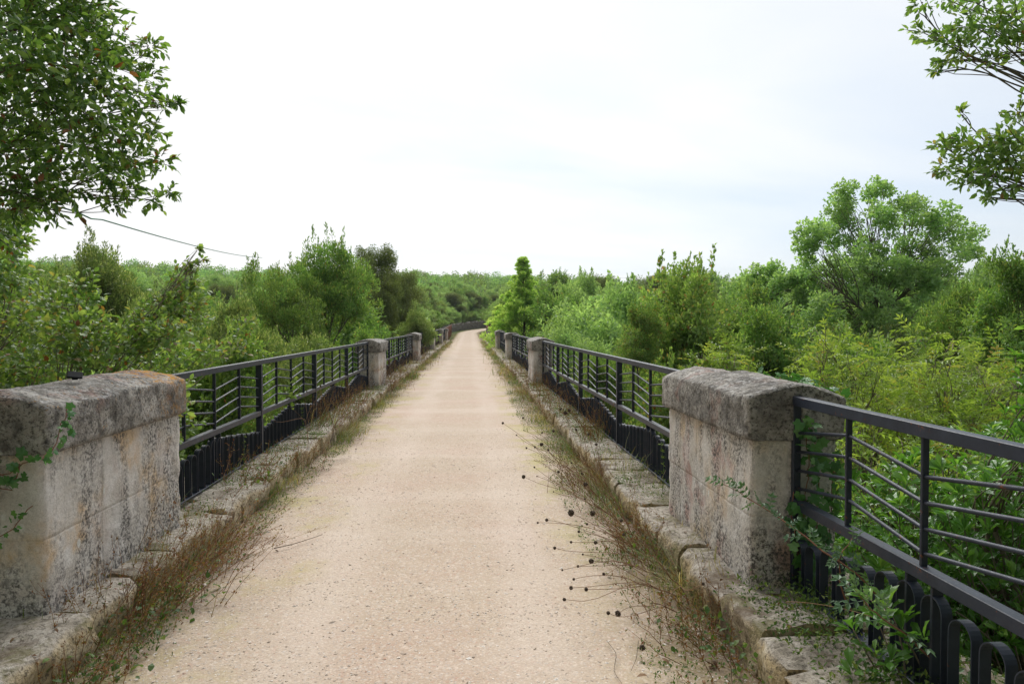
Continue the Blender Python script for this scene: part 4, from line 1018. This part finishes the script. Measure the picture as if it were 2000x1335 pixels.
# ------------------------------------------------------------------ lentisk sprays and seedlings
PL = tmpl_pinnate(3, .30, .08, .55)
def spray(name, seed, pts, label, n, L, mat, smat, side=.0, tm=PL, cat='shrub', wr=1.0, branches=0):
    g = np.random.default_rng(seed); pts = np.array(pts, float); base = pts[0].copy(); p = pts - base; W, Lf = MB(), MB()
    t = np.linspace(0, 1, 14); k = np.linspace(0, 1, len(p)); Q = np.stack([np.interp(t, k, p[:, i]) for i in range(3)], 1); Q[1:-1] += g.normal(size=(12, 3)) * .003
    W.tube(Q, np.linspace(.0045, .0015, 14), 6); ax = nrm(p[-1] - p[0])
    tt = np.linspace(.12, 1, n); c = np.stack([np.interp(tt, t, Q[:, i]) for i in range(3)], 1)
    D = rdir(n, g) * .9 + ax * .5 + np.array([0, 0, .25]); leaves(Lf, c, D, np.array([0, -.5, 1.]) + rdir(n, g) * .4, L * g.uniform(.7, 1.15, n), wr, tm, g.random(n))
    o = empty(name, base); tag(o, label, cat); W.obj('stem', M[smat], o); Lf.obj('leaves', M[mat], o, smooth=False)
spray('lentisk_branch', 91, [(1.86, 2.85, .3), at(1690, 1130, 2.85), at(1600, 1070, 3.0), at(1520, 1010, 3.15), at(1450, 965, 3.25), at(1412, 945, 3.3)], 'reddish lentisk branch with small round leaflets leaning across the corner of the right pillar', 34, .085, 'lentisk', 'redstem', wr=1.2)
spray('lentisk_branch', 92, [(1.9, 2.5, .2), at(1760, 1230, 2.5), at(1700, 1190, 2.5), at(1670, 1150, 2.5)], 'bluish green lentisk sprig in front of the hoops of the nearest right railing', 14, .10, 'lentisk', 'redstem')
spray('lentisk_branch', 93, [(1.75, 2.95, .24), at(1640, 1140, 2.9), at(1640, 1085, 2.9), at(1665, 1050, 2.95)], 'small upright lentisk sprig by the foot of the right pillar', 12, .08, 'lentisk', 'redstem')

# ------------------------------------------------------------------ verge: grasses, herbs, litter (uncountable)
def blades(mb, P, lean, L, w, g, rnd, segs=3):
    n = len(P); side = nrm(np.cross(lean + rdir(n, g) * .3, [0, 0, 1.0])); t = np.linspace(0, 1, segs + 1)
    V = np.zeros((n, (segs + 1) * 2, 3)); 
    for i, q in enumerate(t):
        c = P + np.array([0, 0, 1.0]) * (L * q * (1 - .25 * q))[:, None] + lean * (L * q ** 1.8)[:, None]; ww = (w * (1 - q * .85))[:, None]
        V[:, 2 * i] = c - side * ww; V[:, 2 * i + 1] = c + side * ww
    f = np.array([[2 * i, 2 * i + 1, 2 * i + 3, 2 * i + 2] for i in range(segs)]); off = (np.arange(n) * (segs + 1) * 2)[:, None, None]
    mb.add(V.reshape(-1, 3), [(off + f).reshape(-1, 4)], [np.repeat(rnd, segs)])
def verge(side, name, label, seed):
    g = np.random.default_rng(seed); mb = MB(); 
    edge = KL if side < 0 else KR
    bands = [(1.2, 9, 5200), (9, 22, 5200), (22, 62, 6500), (62, 110, 2200)]
    for y0, y1, n in bands:
        y = g.uniform(y0, y1, n); dens = np.array([fbm(0, v, side * 7.3, .55, 3) for v in y]); keep = g.random(n) < np.clip(.42 + dens * 2.0, .05, 1) * np.where(y < 9, .55 if side < 0 else .85, 1.0)
        dens = dens[keep]; y = y[keep]; n = len(y); off = np.abs(g.normal(size=n)) * np.where(y < 9, .11, .17) * (1.25 if side > 0 else .9)
        if y0 >= 62:
            pp = np.array([path_pt(v, (1.25 if side > 0 else -1.4) + side * abs(q)) for v, q in zip(y, off * 2)]); P = np.stack([pp[:, 0], pp[:, 1], path_z(y)], 1)
        else: P = np.stack([edge - side * (off - .02), y, np.zeros(n)], 1)
        P[:, 2] += .002
        ontop = (g.random(n) < .22) & (y < 60); P[ontop, 0] = edge + side * g.uniform(.04, .42, ontop.sum()); P[ontop, 2] = .185
        far = (y > 20)
        L = (.45 if y0 >= 62 else 1.0) * g.gamma(2.2, .055, n) * np.where(far, 1.5, 1.0) * (1.1 if side > 0 else .85) * (.75 + dens * 1.2) + .02; w = np.where(y < 9, .0016, np.where(far, .005, .0028)) * g.uniform(.6, 2.2, n)
        lean = rdir(n, g) * 1.0 + np.array([-side * .35, 0, 0]); lean[:, 2] = -.15
        tone = np.clip(np.array([fbm(p[0], p[1], 9, 1.3, 3) for p in P]) * .8 + .5, 0, 1); blades(mb, P, lean, L, w, g, np.clip(tone * .75 + g.random(n) * .5 - .12, 0, 1))
    return tag(mb.obj(name, M['grass'], smooth=False), label, 'grass', kind='stuff')
verge(-1, 'verge_grass', 'dry and green grass along the foot of the left kerb', 101); verge(1, 'verge_grass', 'straw-coloured and green grass along the foot of the right kerb', 102)
def herbs(name, label, seed, bands):
    g = np.random.default_rng(seed); mb = MB()
    for (x0, x1, y0, y1, z, n, L) in bands:
        cx = g.uniform(x0, x1, max(3, n // 60)); cy = g.uniform(y0, y1, len(cx)); k = g.integers(0, len(cx), n)
        P = np.stack([cx[k] + g.normal(size=n) * .07, cy[k] + g.normal(size=n) * .1, z + g.random(n) ** 2 * .09], 1)
        P[:, 0] = np.clip(P[:, 0], x0 - .03, x1 + .03)
        leaves(mb, P, rdir(n, g) + [0, 0, .3], rdir(n, g) * .5 + [0, 0, 1], L * g.uniform(.5, 1.3, n), .55, FD, g.random(n))
    return tag(mb.obj(name, M['herb'], smooth=False), label, 'weeds', kind='stuff')
herbs('low_herbs', 'small green weeds on top of and below the left kerb', 103, [(-2.2, -1.88, 4.8, 16, .19, 5200, .02), (-1.85, -1.6, 2.6, 14, .0, 5000, .018), (-2.2, -1.6, 16, 60, .1, 3500, .04)])
herbs('low_herbs', 'small green weeds and ground ivy on top of and below the right kerb', 104, [(1.4, 2.0, 1.6, 3.5, .21, 5500, .024), (1.36, 1.7, 5.3, 16, .19, 6500, .02), (.85, 1.3, 2.0, 16, .0, 9000, .018), (1.0, 1.7, 16, 60, .1, 3800, .04)])
g = np.random.default_rng(105); mb = MB(); n = 2600; sd = g.choice([-1, 1], n)
y = g.uniform(1.5, 30, n) ** 1; off = np.abs(g.normal(size=n)) * .16; P = np.stack([np.where(sd < 0, KL + .03 + off, KR - .03 - off), y, np.full(n, .012)], 1)
top = g.random(n) < .3; P[top, 0] = np.where(sd[top] < 0, KL - g.random(top.sum()) * .35 - .02, KR + g.random(top.sum()) * .35 + .02); P[top, 2] = .222
leaves(mb, P, rdir(n, g) * [1, 1, .15], rdir(n, g) * .35 + [0, 0, 1], g.uniform(.012, .04, n), .5, tmpl_leaf(.4), g.random(n)); tag(mb.obj('leaf_litter', M['litter'], smooth=False), 'brown dead leaves scattered along both kerbs', 'leaf litter', kind='stuff')

# loose pebbles on the path
g = np.random.default_rng(106); mb = MB(); n = 52000
y = 1.4 + (g.random(n) ** 2.1) * 9; xx = g.uniform(-1.85, 1.3, n); edge_ = g.random(n) < .28; xx[edge_] = np.where(g.random(edge_.sum()) < .6, -1.85 + np.abs(g.normal(size=edge_.sum())) * .3, 1.3 - np.abs(g.normal(size=edge_.sum())) * .25)
r = g.gamma(2.2, .0013, n) + .0012; oct_ = np.array([[1, 0, 0], [-1, 0, 0], [0, 1, 0], [0, -1, 0], [0, 0, 1], [0, 0, -.6]], float)
a = g.random(n) * 6.28; cs, sn = np.cos(a), np.sin(a); S = np.stack([r * g.uniform(.8, 1.5, n), r * g.uniform(.6, 1.1, n), r * g.uniform(.2, .45, n)], 1)
V = oct_[None] * S[:, None] + g.normal(size=(n, 6, 3)) * (r * .12)[:, None, None]; V = np.stack([V[..., 0] * cs[:, None] - V[..., 1] * sn[:, None], V[..., 0] * sn[:, None] + V[..., 1] * cs[:, None], V[..., 2]], 2)
d = xx - XC; zz = .03 * (1 - (d / 1.6) ** 2) - .012 + .010 * np.sin(y * 1.15 + .6 * np.sin(y * .4)) + np.array([.012 * fbm(p, q, 0, .5, 3) + .018 * fbm(p, q, 3, 2.5, 2) * (abs(p - XC) > 1.3) for p, q in zip(xx, y)])
V += np.stack([xx, y, zz + r * .12], 1)[:, None]; f = np.array([[0, 2, 4], [2, 1, 4], [1, 3, 4], [3, 0, 4], [2, 0, 5], [1, 2, 5], [3, 1, 5], [0, 3, 5]]); off = (np.arange(n) * 6)[:, None, None]
mb.add(V.reshape(-1, 3), [(off + f).reshape(-1, 3)], [np.repeat(g.random(n), 8)]); tag(mb.obj('loose_pebbles', M['pebble'], smooth=False), 'loose pale pebbles strewn over the gravel path', 'pebbles', kind='stuff')

# ------------------------------------------------------------------ dry weed clumps
def weed(seed, x, y, z, n, L, lean, label, spread=.12, leafy=.4, mat='drygrass', group=None, name='dry_weed_clump', green=0):
    g = np.random.default_rng(seed); W, Lf = MB(), MB()
    for i in range(n):
        b = np.array([g.normal() * spread, g.normal() * spread * 1.6, 0]); l = L * g.uniform(.45, 1.15); d = nrm(np.array(lean) + rdir(1, g)[0] * .6 + [0, 0, .1]); d[2] = abs(d[2])
        t = np.linspace(0, 1, 7)[:, None]; Q = b + d * t * l + np.array([lean[0], lean[1], -.35]) * (t ** 2) * l * .25 + np.cumsum(g.normal(size=(7, 3)) * .006, 0)
        Q[0] = b
        W.tube(Q, np.linspace(.0023, .0008, 7), 3, rnd=float(g.random()))
        for q in range(g.integers(1, 5)):
            k = g.integers(2, 6); e = Q[k] + nrm(d + rdir(1, g)[0] * .7) * l * g.uniform(.12, .3); W.tube([Q[k], (Q[k] + e) / 2 + g.normal(size=3) * .005, e], [.001, .0008, .0005], 3, rnd=float(g.random()))
            m = g.integers(2, 6); P = Q[k] + (e - Q[k]) * g.random(m)[:, None]; leaves(Lf, P, rdir(m, g) + d * .4, rdir(m, g), g.uniform(.006, .018, m), .45, FD, g.random(m))
        m = int(14 * leafy); kk = g.integers(0, 7, m); leaves(Lf, Q[kk] + g.normal(size=(m, 3)) * .006, rdir(m, g) + d * .5, rdir(m, g), g.uniform(.01, .026, m), .4, FD, g.random(m))
    o = empty(name, (x, y, z)); tag(o, label, 'weed', group); W.obj('stems', M[mat], o, smooth=False); Lf.obj('leaves', M[mat], o, smooth=False)
    if green:
        G_ = MB(); m = green; P = g.normal(size=(m, 3)) * [.13, .25, .05]; P[:, 2] = np.abs(P[:, 2]) * 1.5; leaves(G_, P, rdir(m, g) + [0, 0, .4], rdir(m, g) * .5 + [0, 0, 1], g.uniform(.015, .045, m), .7, tmpl_leaf(), g.random(m)); G_.obj('green_leaves', M['herb'], o, smooth=False)
    return o
weed(111, -1.72, 3.85, 0, 95, .6, (.22, .6, .8), 'large clump of reddish brown dry stems at the foot of the nearest left pillar', .13, 1.0, green=260)
weed(112, -1.78, 3.5, 0, 34, .5, (-.1, .2, .9), 'thin upright dry stems in front of the nearest left pillar', .1, .8)
weed(113, -1.76, 4.6, 0, 70, .5, (.35, .6, .6), 'brown dry tuft on the kerb edge just beyond the large reddish clump', .1, .6, green=60)
weed(114, -1.78, 7.6, .05, 30, .42, (.1, .3, .8), 'sparse brown weed beside the middle of the first left railing', .16, .5)
weed(115, -1.95, 9.4, .2, 60, .62, (.15, .25, .9), 'tall rust-coloured stems in front of the first left railing', .16, .5)
weed(116, -2.0, 12.2, .2, 50, .55, (.1, .2, .9), 'rust-coloured stems just before the second left pillar', .16, .5)
weed(117, -1.85, 15.9, .1, 90, .75, (.15, .1, .8), 'reddish brown weed clump just past the second left pillar', .2, .8, green=80)
weed(118, -1.8, 25.4, .1, 90, .9, (.1, .1, .9), 'tawny dry grass clump at the third left pillar', .25, .5)
weed(119, -1.7, 44, .1, 80, 1.1, (.05, 0, 1), 'pale tall dry grass half hiding the fifth left pillar', .3, .5)
weed(161, -1.9, 6.2, .18, 45, .42, (.2, .4, .8), 'brown and green weed growing through the kerb beyond the large reddish clump', .12, 1.2, green=70)
weed(162, -1.95, 10.6, .18, 60, .5, (.1, .3, .8), 'reddish tangle on the left kerb between the two rust-coloured stands', .2, .9, green=60)
weed(163, -1.9, 18.5, .15, 70, .7, (.1, .2, .8), 'brown grass clump against the second left railing', .3, .7, green=60)
weed(164, 1.45, 10.5, .18, 60, .5, (-.1, .3, .8), 'brown and green weed on the right kerb along the first right railing', .22, .9, green=80)
weed(165, 1.4, 12.4, .18, 60, .5, (-.1, .3, .8), 'straw-coloured weed on the right kerb shortly before the second right pillar', .22, .7, green=60)
weed(166, 1.3, 19, .15, 70, .6, (-.1, .2, .8), 'tawny weed at the foot of the second right railing', .3, .6, green=60)
weed(121, 1.55, 8.3, .2, 60, .55, (-.15, .3, .8), 'rust-coloured stems before the hoops of the first right railing', .14, .7)
weed(122, 1.20, 4.6, 0, 70, .42, (-.35, .4, .7), 'straw-coloured tuft at the kerb opposite the big right pillar', .12, .5, green=160)
weed(123, 1.22, 3.3, 0, 60, .32, (-.3, .3, .7), 'brown tangled tuft at the kerb near the foot of the big right pillar', .12, .6, green=160)
weed(124, 1.18, 6.4, 0, 80, .5, (-.3, .4, .8), 'tawny grass tuft beyond the big right pillar', .16, .4)
weed(125, 1.5, 14.9, .2, 60, .5, (-.1, .2, .9), 'dark dry weed at the foot of the second right pillar', .2, .5)
weed(126, 1.12, 2.35, 0, 40, .25, (-.3, .3, .6), 'small brown weed by the kerb at the lower right', .1, .5, green=90)
weed(127, -1.7, 3.0, 0, 26, .22, (.2, .2, .8), 'small green and brown weed by the kerb at the lower left', .08, .5, green=110)
def herb_plant(seed, p, h, label, n=40):
    g = np.random.default_rng(seed); W, Lf = MB(), MB(); Q = bend((0, 0, 0), (g.normal() * .03, .02, h), g, .06, 8); W.tube(Q, np.linspace(.002, .0008, 8), 4); k = g.integers(1, 8, n)
    leaves(Lf, Q[k] + g.normal(size=(n, 3)) * .004, rdir(n, g) + [0, 0, .9], rdir(n, g), g.uniform(.018, .035, n), .22, FD, g.random(n) * .4 + .6); o = empty('weed', p); tag(o, label, 'weed'); W.obj('stem', M['herb'], o); Lf.obj('leaves', M['herb'], o)
herb_plant(131, (1.56, 5.45, .2), .42, 'yellow-green upright weed at the far corner of the big right pillar')
herb_plant(132, (-2.12, 6.5, .2), .40, 'pale upright weed at the first post of the first left railing')
herb_plant(133, (-2.16, 9.0, .2), .35, 'slender green weed on the kerb below the first left railing')
# long arching straws
def straw(pts, label, mat='stem_dry', r=.0016):
    pts = np.array(pts, float); t = np.linspace(0, 1, 16); k = np.linspace(0, 1, len(pts)); Q = np.stack([np.interp(t, k, pts[:, i]) for i in range(3)], 1)
    for _ in range(2): Q[1:-1] = (Q[:-2] + Q[1:-1] * 2 + Q[2:]) / 4
    mb = MB(); mb.tube(Q - Q[0], np.linspace(r, r * .5, 16), 4); o = mb.obj('fallen_twig' if r > .0018 else 'dead_grass_stalk', M[mat]); o.location = Q[0]; tag(o, label, 'twig')
straw([(1.62, 3.2, .21), at(1520, 1172, 3.0), at(1600, 1178, 2.9), at(1680, 1195, 2.75), at(1730, 1215, 2.65)], 'long pale straw lying across the kerb at the foot of the right pillar', 'stem_dry', .002)
straw([(1.15, 2.9, .01), at(1420, 1180, 3.0), at(1390, 1090, 3.3), at(1355, 1020, 3.5)], 'dark thin dead stem rising in front of the big right pillar', 'twig')
straw([at(535, 1066, 4.8) * [1, 1, 0] + [0, 0, .03], at(575, 1058, 4.9) * [1, 1, 0] + [0, 0, .03], at(630, 1045, 5.1) * [1, 1, 0] + [0, 0, .035]], 'brown straw lying on the gravel at the left of the path', 'twig', .004)
straw([atz(1185, 1250, .02), atz(1205, 1275, .03), atz(1198, 1310, .02), atz(1215, 1334, .02)], 'grey twig lying on the gravel at the lower right', 'twig', .0022)
straw([atz(1247, 1250, .02), atz(1243, 1285, .03), atz(1232, 1310, .02)], 'second grey twig lying near the right verge', 'twig', .002)
# a few single leaves and the dead leaf dangling at the cable
def leaf_at(p, L, mat, label, nrm_=(0, 0, 1), seed=1):
    g = np.random.default_rng(seed); mb = MB(); leaves(mb, np.zeros((1, 3)), rdir(1, g) * [1, 1, .2], np.array([nrm_], float), L, .5, tmpl_leaf(.35), np.array([.6])); o = mb.obj('fallen_leaf', M[mat]); o.location = p; tag(o, label, 'leaf')
leaf_at(atz(1292, 1285, .03), .05, 'litter', 'curled brown dead leaf on the verge at the lower right', seed=3); leaf_at(atz(1265, 1320, .03), .055, 'litter', 'dark brown dead leaf nearest the bottom edge at the right', seed=4)
leaf_at(atz(1450, 1300, .03), .045, 'litter', 'orange-brown dead leaf close to the right kerb', seed=5); leaf_at(atz(415, 1142, .03), .07, 'herb', 'single green leaf on the gravel beside the dry clump', seed=6)
leaf_at(at(155, 425, 4.6), .085, 'litter', 'dark dead leaf hanging under the upper left branches', (0, -1, .3), 7)

# ------------------------------------------------------------------ dried wild carrots leaning over the path
def carrot(seed, rootp, heads, label):
    g = np.random.default_rng(seed); heads = [(c, r * g.uniform(.5, 1.1)) for c, r in heads]; o = empty('dried_wild_carrot', rootp); tag(o, label, 'weed', 'dried wild carrots leaning over the path'); rootp = np.array(rootp, float); W = MB()
    fk = (np.mean([h[0] for h in heads], 0) - rootp) * .45 + [0, 0, .05]; Q = bend((0, 0, 0), fk, g, .08, 8); W.tube(Q, np.linspace(.0034, .0022, 8), 5)
    for c, r in heads:
        e = np.array(c) - rootp; k = g.integers(3, 8); B = bend(Q[k], e, g, .12, 8); W.tube(B, np.linspace(.0022, .0012, 8), 4)
        ax = nrm(B[-1] - B[-2]); H = MB(); m = 16; sd = nrm(np.cross(ax, [.3, .2, 1.])); s2 = np.cross(ax, sd)
        for i in range(m):       # closed bird's-nest of incurved rays
            th = i / m * 6.28 + g.normal() * .1; ra = r * g.uniform(.8, 1.1); dd = sd * math.cos(th) + s2 * math.sin(th)
            H.tube([ax * 0, ax * r * .5 + dd * ra * .85, ax * r * 1.2 + dd * ra * .8, ax * r * 1.75 + dd * ra * .35], [r * .06, r * .16, r * .2, r * .1], 4)
        n = 60; dd = rdir(n, g); leaves(H, ax * r + dd * r * .55, dd + ax * .8, rdir(n, g), r * g.uniform(.35, .75, n), .25, FD, g.random(n)); H.obj('seed_head', M['head'], o, loc=tuple(e))
    W.obj('stem', M['stem_dry'], o)
def hd(px, py, D, r): return (at(px, py, D), r * .0105)
carrot(141, (1.22, 4.5, 0), [hd(1120, 1003, 4.25, 2.1), hd(1160, 1005, 4.3, 1.5), hd(1070, 1015, 4.3, 2.0), hd(1148, 1023, 4.2, 1.2), hd(1052, 1020, 4.35, .8)], 'dried wild carrot with the largest pair of brown seed heads, middle of the right verge')
carrot(142, (1.22, 3.9, 0), [hd(1105, 1170, 3.45, 1.7), hd(1122, 1130, 3.55, 1.2), hd(1118, 1147, 3.5, 1.1), hd(1158, 1095, 3.6, 1.2), hd(1148, 1150, 3.5, 1.0)], 'dried wild carrot bowing lowest over the gravel, with a chain of dark heads')
carrot(143, (1.15, 3.7, 0), [hd(1190, 1197, 3.35, 1.2), hd(1210, 1195, 3.35, 1.3)], 'dried wild carrot with two small heads hanging nearest the camera')
carrot(144, (1.2, 5.2, 0), [hd(1026, 932, 4.9, 1.4), hd(1050, 930, 4.9, .9), hd(1045, 913, 5.0, 1.0), hd(1092, 922, 4.9, 1.7), hd(1082, 960, 4.7, .7)], 'dried wild carrot reaching farthest over the path to the left')
carrot(145, (1.22, 6.4, 0), [hd(1105, 808, 5.6, 1.8), hd(1096, 800, 5.7, 1.3), hd(1113, 803, 5.6, 1.4), hd(1060, 845, 5.9, 1.2), hd(1126, 840, 5.7, 1.0)], 'dried wild carrot standing tallest, with a dark cluster before the railing')
carrot(146, (1.2, 6.0, 0), [hd(984, 827, 6.2, 1.1), hd(1023, 817, 6.2, 1.3), hd(1010, 850, 6.0, .8), hd(1024, 840, 6.1, .7)], 'thin dried wild carrot with small heads high over the middle of the path')
carrot(147, (1.2, 5.4, 0), [hd(1060, 870, 5.3, 1.3), hd(1083, 843, 5.5, 1.1), hd(1046, 874, 5.3, .9), hd(1072, 880, 5.2, 1.0), hd(1030, 875, 5.4, .8)], 'dried wild carrot with a loose cluster of small heads over the yellowish moss')
carrot(148, (1.2, 4.3, 0), [hd(1086, 1070, 4.0, 1.0), hd(1117, 1058, 4.0, .9), hd(1133, 1038, 4.1, .9), hd(1146, 948, 4.3, 1.5), hd(1143, 975, 4.2, .8)], 'dried wild carrot with evenly spaced small heads between the larger ones')
carrot(149, (1.25, 3.8, 0), [hd(1220, 1045, 3.6, 1.4), hd(1216, 1018, 3.7, 1.3), hd(1372, 1140, 3.2, 1.2), hd(1255, 1262, 2.8, 1.3)], 'dried wild carrot standing upright in the verge close to the big right pillar')
carrot(151, (1.22, 4.1, 0), [hd(1131, 1105, 3.8, .9), hd(1140, 1082, 3.85, .8), hd(1166, 1060, 3.9, 1.1), hd(1180, 1120, 3.7, .9), hd(1100, 1112, 3.75, .7)], 'dried wild carrot with five tiny heads behind the lowest bowing one')
carrot(152, (1.22, 5.0, 0), [hd(1117, 905, 4.9, 1.1), hd(1128, 890, 5.0, .9), hd(1100, 880, 5.1, 1.0), hd(1138, 925, 4.8, .9), hd(1165, 870, 5.0, 1.2), hd(1150, 850, 5.2, 1.0)], 'dried wild carrot with many small heads against the right kerb')
carrot(150, (-1.9, 8.2, .15), [hd(531, 820, 7.6, 1.0), hd(540, 764, 8.6, 1.6), hd(626, 755, 8.6, 1.4), hd(622, 767, 8.5, 1.2), hd(599, 765, 8.6, 1.0)], 'dried wild carrot on the left, its heads against the first left railing')

# ------------------------------------------------------------------ small black plate on the left pillar, cables
p = at(172, 738, 4.25); xp = -2.22; o = empty('black_plate', (xp, 3.98, 1.30), .5); tag(o, 'small tilted black plate standing on top of the lichen-covered left pillar', 'plate')
a = link('plate', box_mesh('plate', (.075, .075, .010), M['blackplastic']), o, (0, 0, .018)); a.rotation_euler = (R(22), R(8), 0)
a = link('foot', box_mesh('foot', (.03, .03, .022), M['blackplastic']), o, (0, 0, .002)); 
def cable(name, pts, r, mat, label):
    pts = np.array(pts, float); mb = MB(); mb.tube(pts - pts[0], r, 6); o = mb.obj(name, M[mat]); o.location = pts[0]; tag(o, label, 'cable')
A, B = at(120, 405, 5.2), at(512, 503, 19.0)
pl_ = [at(120, 405, 5.2), at(150, 414, 5.4), at(178, 427, 5.7), at(200, 429, 6.0)]; S0 = pl_[-1]
for t in np.linspace(.08, 1, 14): q = S0 + (B - S0) * t; q[2] -= .12 * 4 * t * (1 - t) * .6; pl_.append(q)
cable('cable', pl_, .0065, 'cable', 'thin green cable sloping down from the upper left branches to the trees')
q0, q1 = at(745, 529, 170), at(1250, 541, 170); cable('power_line', [q0 + (q1 - q0) * t - np.array([0, 0, 2.0 * 4 * t * (1 - t)]) * .6 for t in np.linspace(0, 1, 16)], .02, 'wire', 'faint grey power line crossing the sky above the far wood')

# ------------------------------------------------------------------ sky, sun, camera
SUN_EL, SUN_AZ = R(50), R(-4)      # azimuth from +y, negative to the left
w = bpy.data.worlds.new('World'); bpy.context.scene.world = w; w.use_nodes = True; nt = w.node_tree; nt.nodes.clear()
def wn(t): return nt.nodes.new(t)
out = wn('ShaderNodeOutputWorld'); sky = wn('ShaderNodeTexSky'); sky.sky_type = 'NISHITA'; sky.sun_disc = False; sky.sun_elevation = SUN_EL; sky.sun_rotation = SUN_AZ; sky.air_density = 1.2; sky.dust_density = 1.5
b1 = wn('ShaderNodeBackground'); b1.inputs[1].default_value = .10; nt.links.new(sky.outputs[0], b1.inputs[0])
tc = wn('ShaderNodeTexCoord'); sp = wn('ShaderNodeSeparateXYZ'); nt.links.new(tc.outputs['Generated'], sp.inputs[0])
def wm(op, a, b, c=None):
    n = wn('ShaderNodeMath'); n.operation = op
    for i, v in enumerate((a, b, c)):
        if v is None: continue
        if hasattr(v, 'node'): nt.links.new(v, n.inputs[i])
        else: n.inputs[i].default_value = v
    return n.outputs[0]
zc = wm('MAXIMUM', sp.outputs[2], .0); den = wm('ADD', zc, .16)
cb = wn('ShaderNodeCombineXYZ'); nt.links.new(wm('DIVIDE', sp.outputs[0], den), cb.inputs[0]); nt.links.new(wm('DIVIDE', sp.outputs[1], den), cb.inputs[1])
mp = wn('ShaderNodeMapping'); mp.inputs['Rotation'].default_value = (0, 0, .35); mp.inputs['Scale'].default_value = (.35, .8, 1); nt.links.new(cb.outputs[0], mp.inputs[0])
nz = wn('ShaderNodeTexNoise'); nz.inputs['Scale'].default_value = 1.1; nz.inputs['Detail'].default_value = 6; nz.inputs['Roughness'].default_value = .5; nz.inputs['Distortion'].default_value = .5; nt.links.new(mp.outputs[0], nz.inputs['Vector'])
def wramp(f, stops):
    n = wn('ShaderNodeValToRGB'); nt.links.new(f, n.inputs[0]); e = n.color_ramp.elements
    while len(e) < len(stops): e.new(.5)
    for i, (p, c) in enumerate(stops): e[i].position = p; e[i].color = (c, c, c, 1) if np.isscalar(c) else (*c, 1)
    return n.outputs[0]
# cloud cover: thinner to the lower right, thick overhead and ahead
cov = wm('ADD', nz.outputs[0], wm('MULTIPLY', sp.outputs[0], -.32)); cov = wm('ADD', cov, wm('MULTIPLY', zc, .35))
cloud = wramp(cov, [(.25, .6), (.60, .97)])
ccol = wramp(cov, [(.34, (.80, .88, 1.0)), (.50, (.91, .955, 1.0)), (.64, (1.0, 1.0, 1.0))])
b2 = wn('ShaderNodeBackground'); nt.links.new(wm('MULTIPLY_ADD', sp.outputs[1], .34, .56), b2.inputs[1]); nt.links.new(ccol, b2.inputs[0])
mx = wn('ShaderNodeMixShader'); nt.links.new(cloud, mx.inputs[0]); nt.links.new(b1.outputs[0], mx.inputs[1]); nt.links.new(b2.outputs[0], mx.inputs[2]); nt.links.new(mx.outputs[0], out.inputs[0])
sl = bpy.data.lights.new('sun', 'SUN'); sl.energy = 3.3; sl.angle = R(55); sl.color = (1, .98, .95); so = bpy.data.objects.new('sun', sl); C.objects.link(so)
dv = Vector((math.sin(SUN_AZ) * math.cos(SUN_EL), math.cos(SUN_AZ) * math.cos(SUN_EL), math.sin(SUN_EL))); so.rotation_euler = dv.to_track_quat('Z', 'Y').to_euler(); so.location = dv * 30
sc = bpy.context.scene
cam = bpy.data.cameras.new('camera'); cam.sensor_width = 36; cam.lens = 36 * F / 2000; cam.clip_end = 3000; cam.clip_start = .05
co = bpy.data.objects.new('camera', cam); C.objects.link(co); m = Matrix((rt, up, -fw)).transposed().to_4x4(); m.translation = Vector(EYE); co.matrix_world = m; sc.camera = co
sc.render.resolution_x = 1024; sc.render.resolution_y = 683
sc.view_settings.view_transform = 'Standard'; sc.view_settings.look = 'None'; sc.view_settings.exposure = 0.3; sc.view_settings.gamma = 1

# the air between the camera and the hills
hz = bpy.data.materials.new('haze'); hz.use_nodes = True; hz.node_tree.nodes.clear()
ho = hz.node_tree.nodes.new('ShaderNodeOutputMaterial'); hv = hz.node_tree.nodes.new('ShaderNodeVolumePrincipled'); hv.inputs['Color'].default_value = (.86, .92, 1, 1); hv.inputs['Density'].default_value = .0002; hv.inputs['Anisotropy'].default_value = .2
hz.node_tree.links.new(hv.outputs[0], ho.inputs['Volume'])
mb = MB(); mb.box((0, 300, 20), (1500, 1300, 84)); tag(mb.obj('haze', hz, smooth=False), kind='stuff')
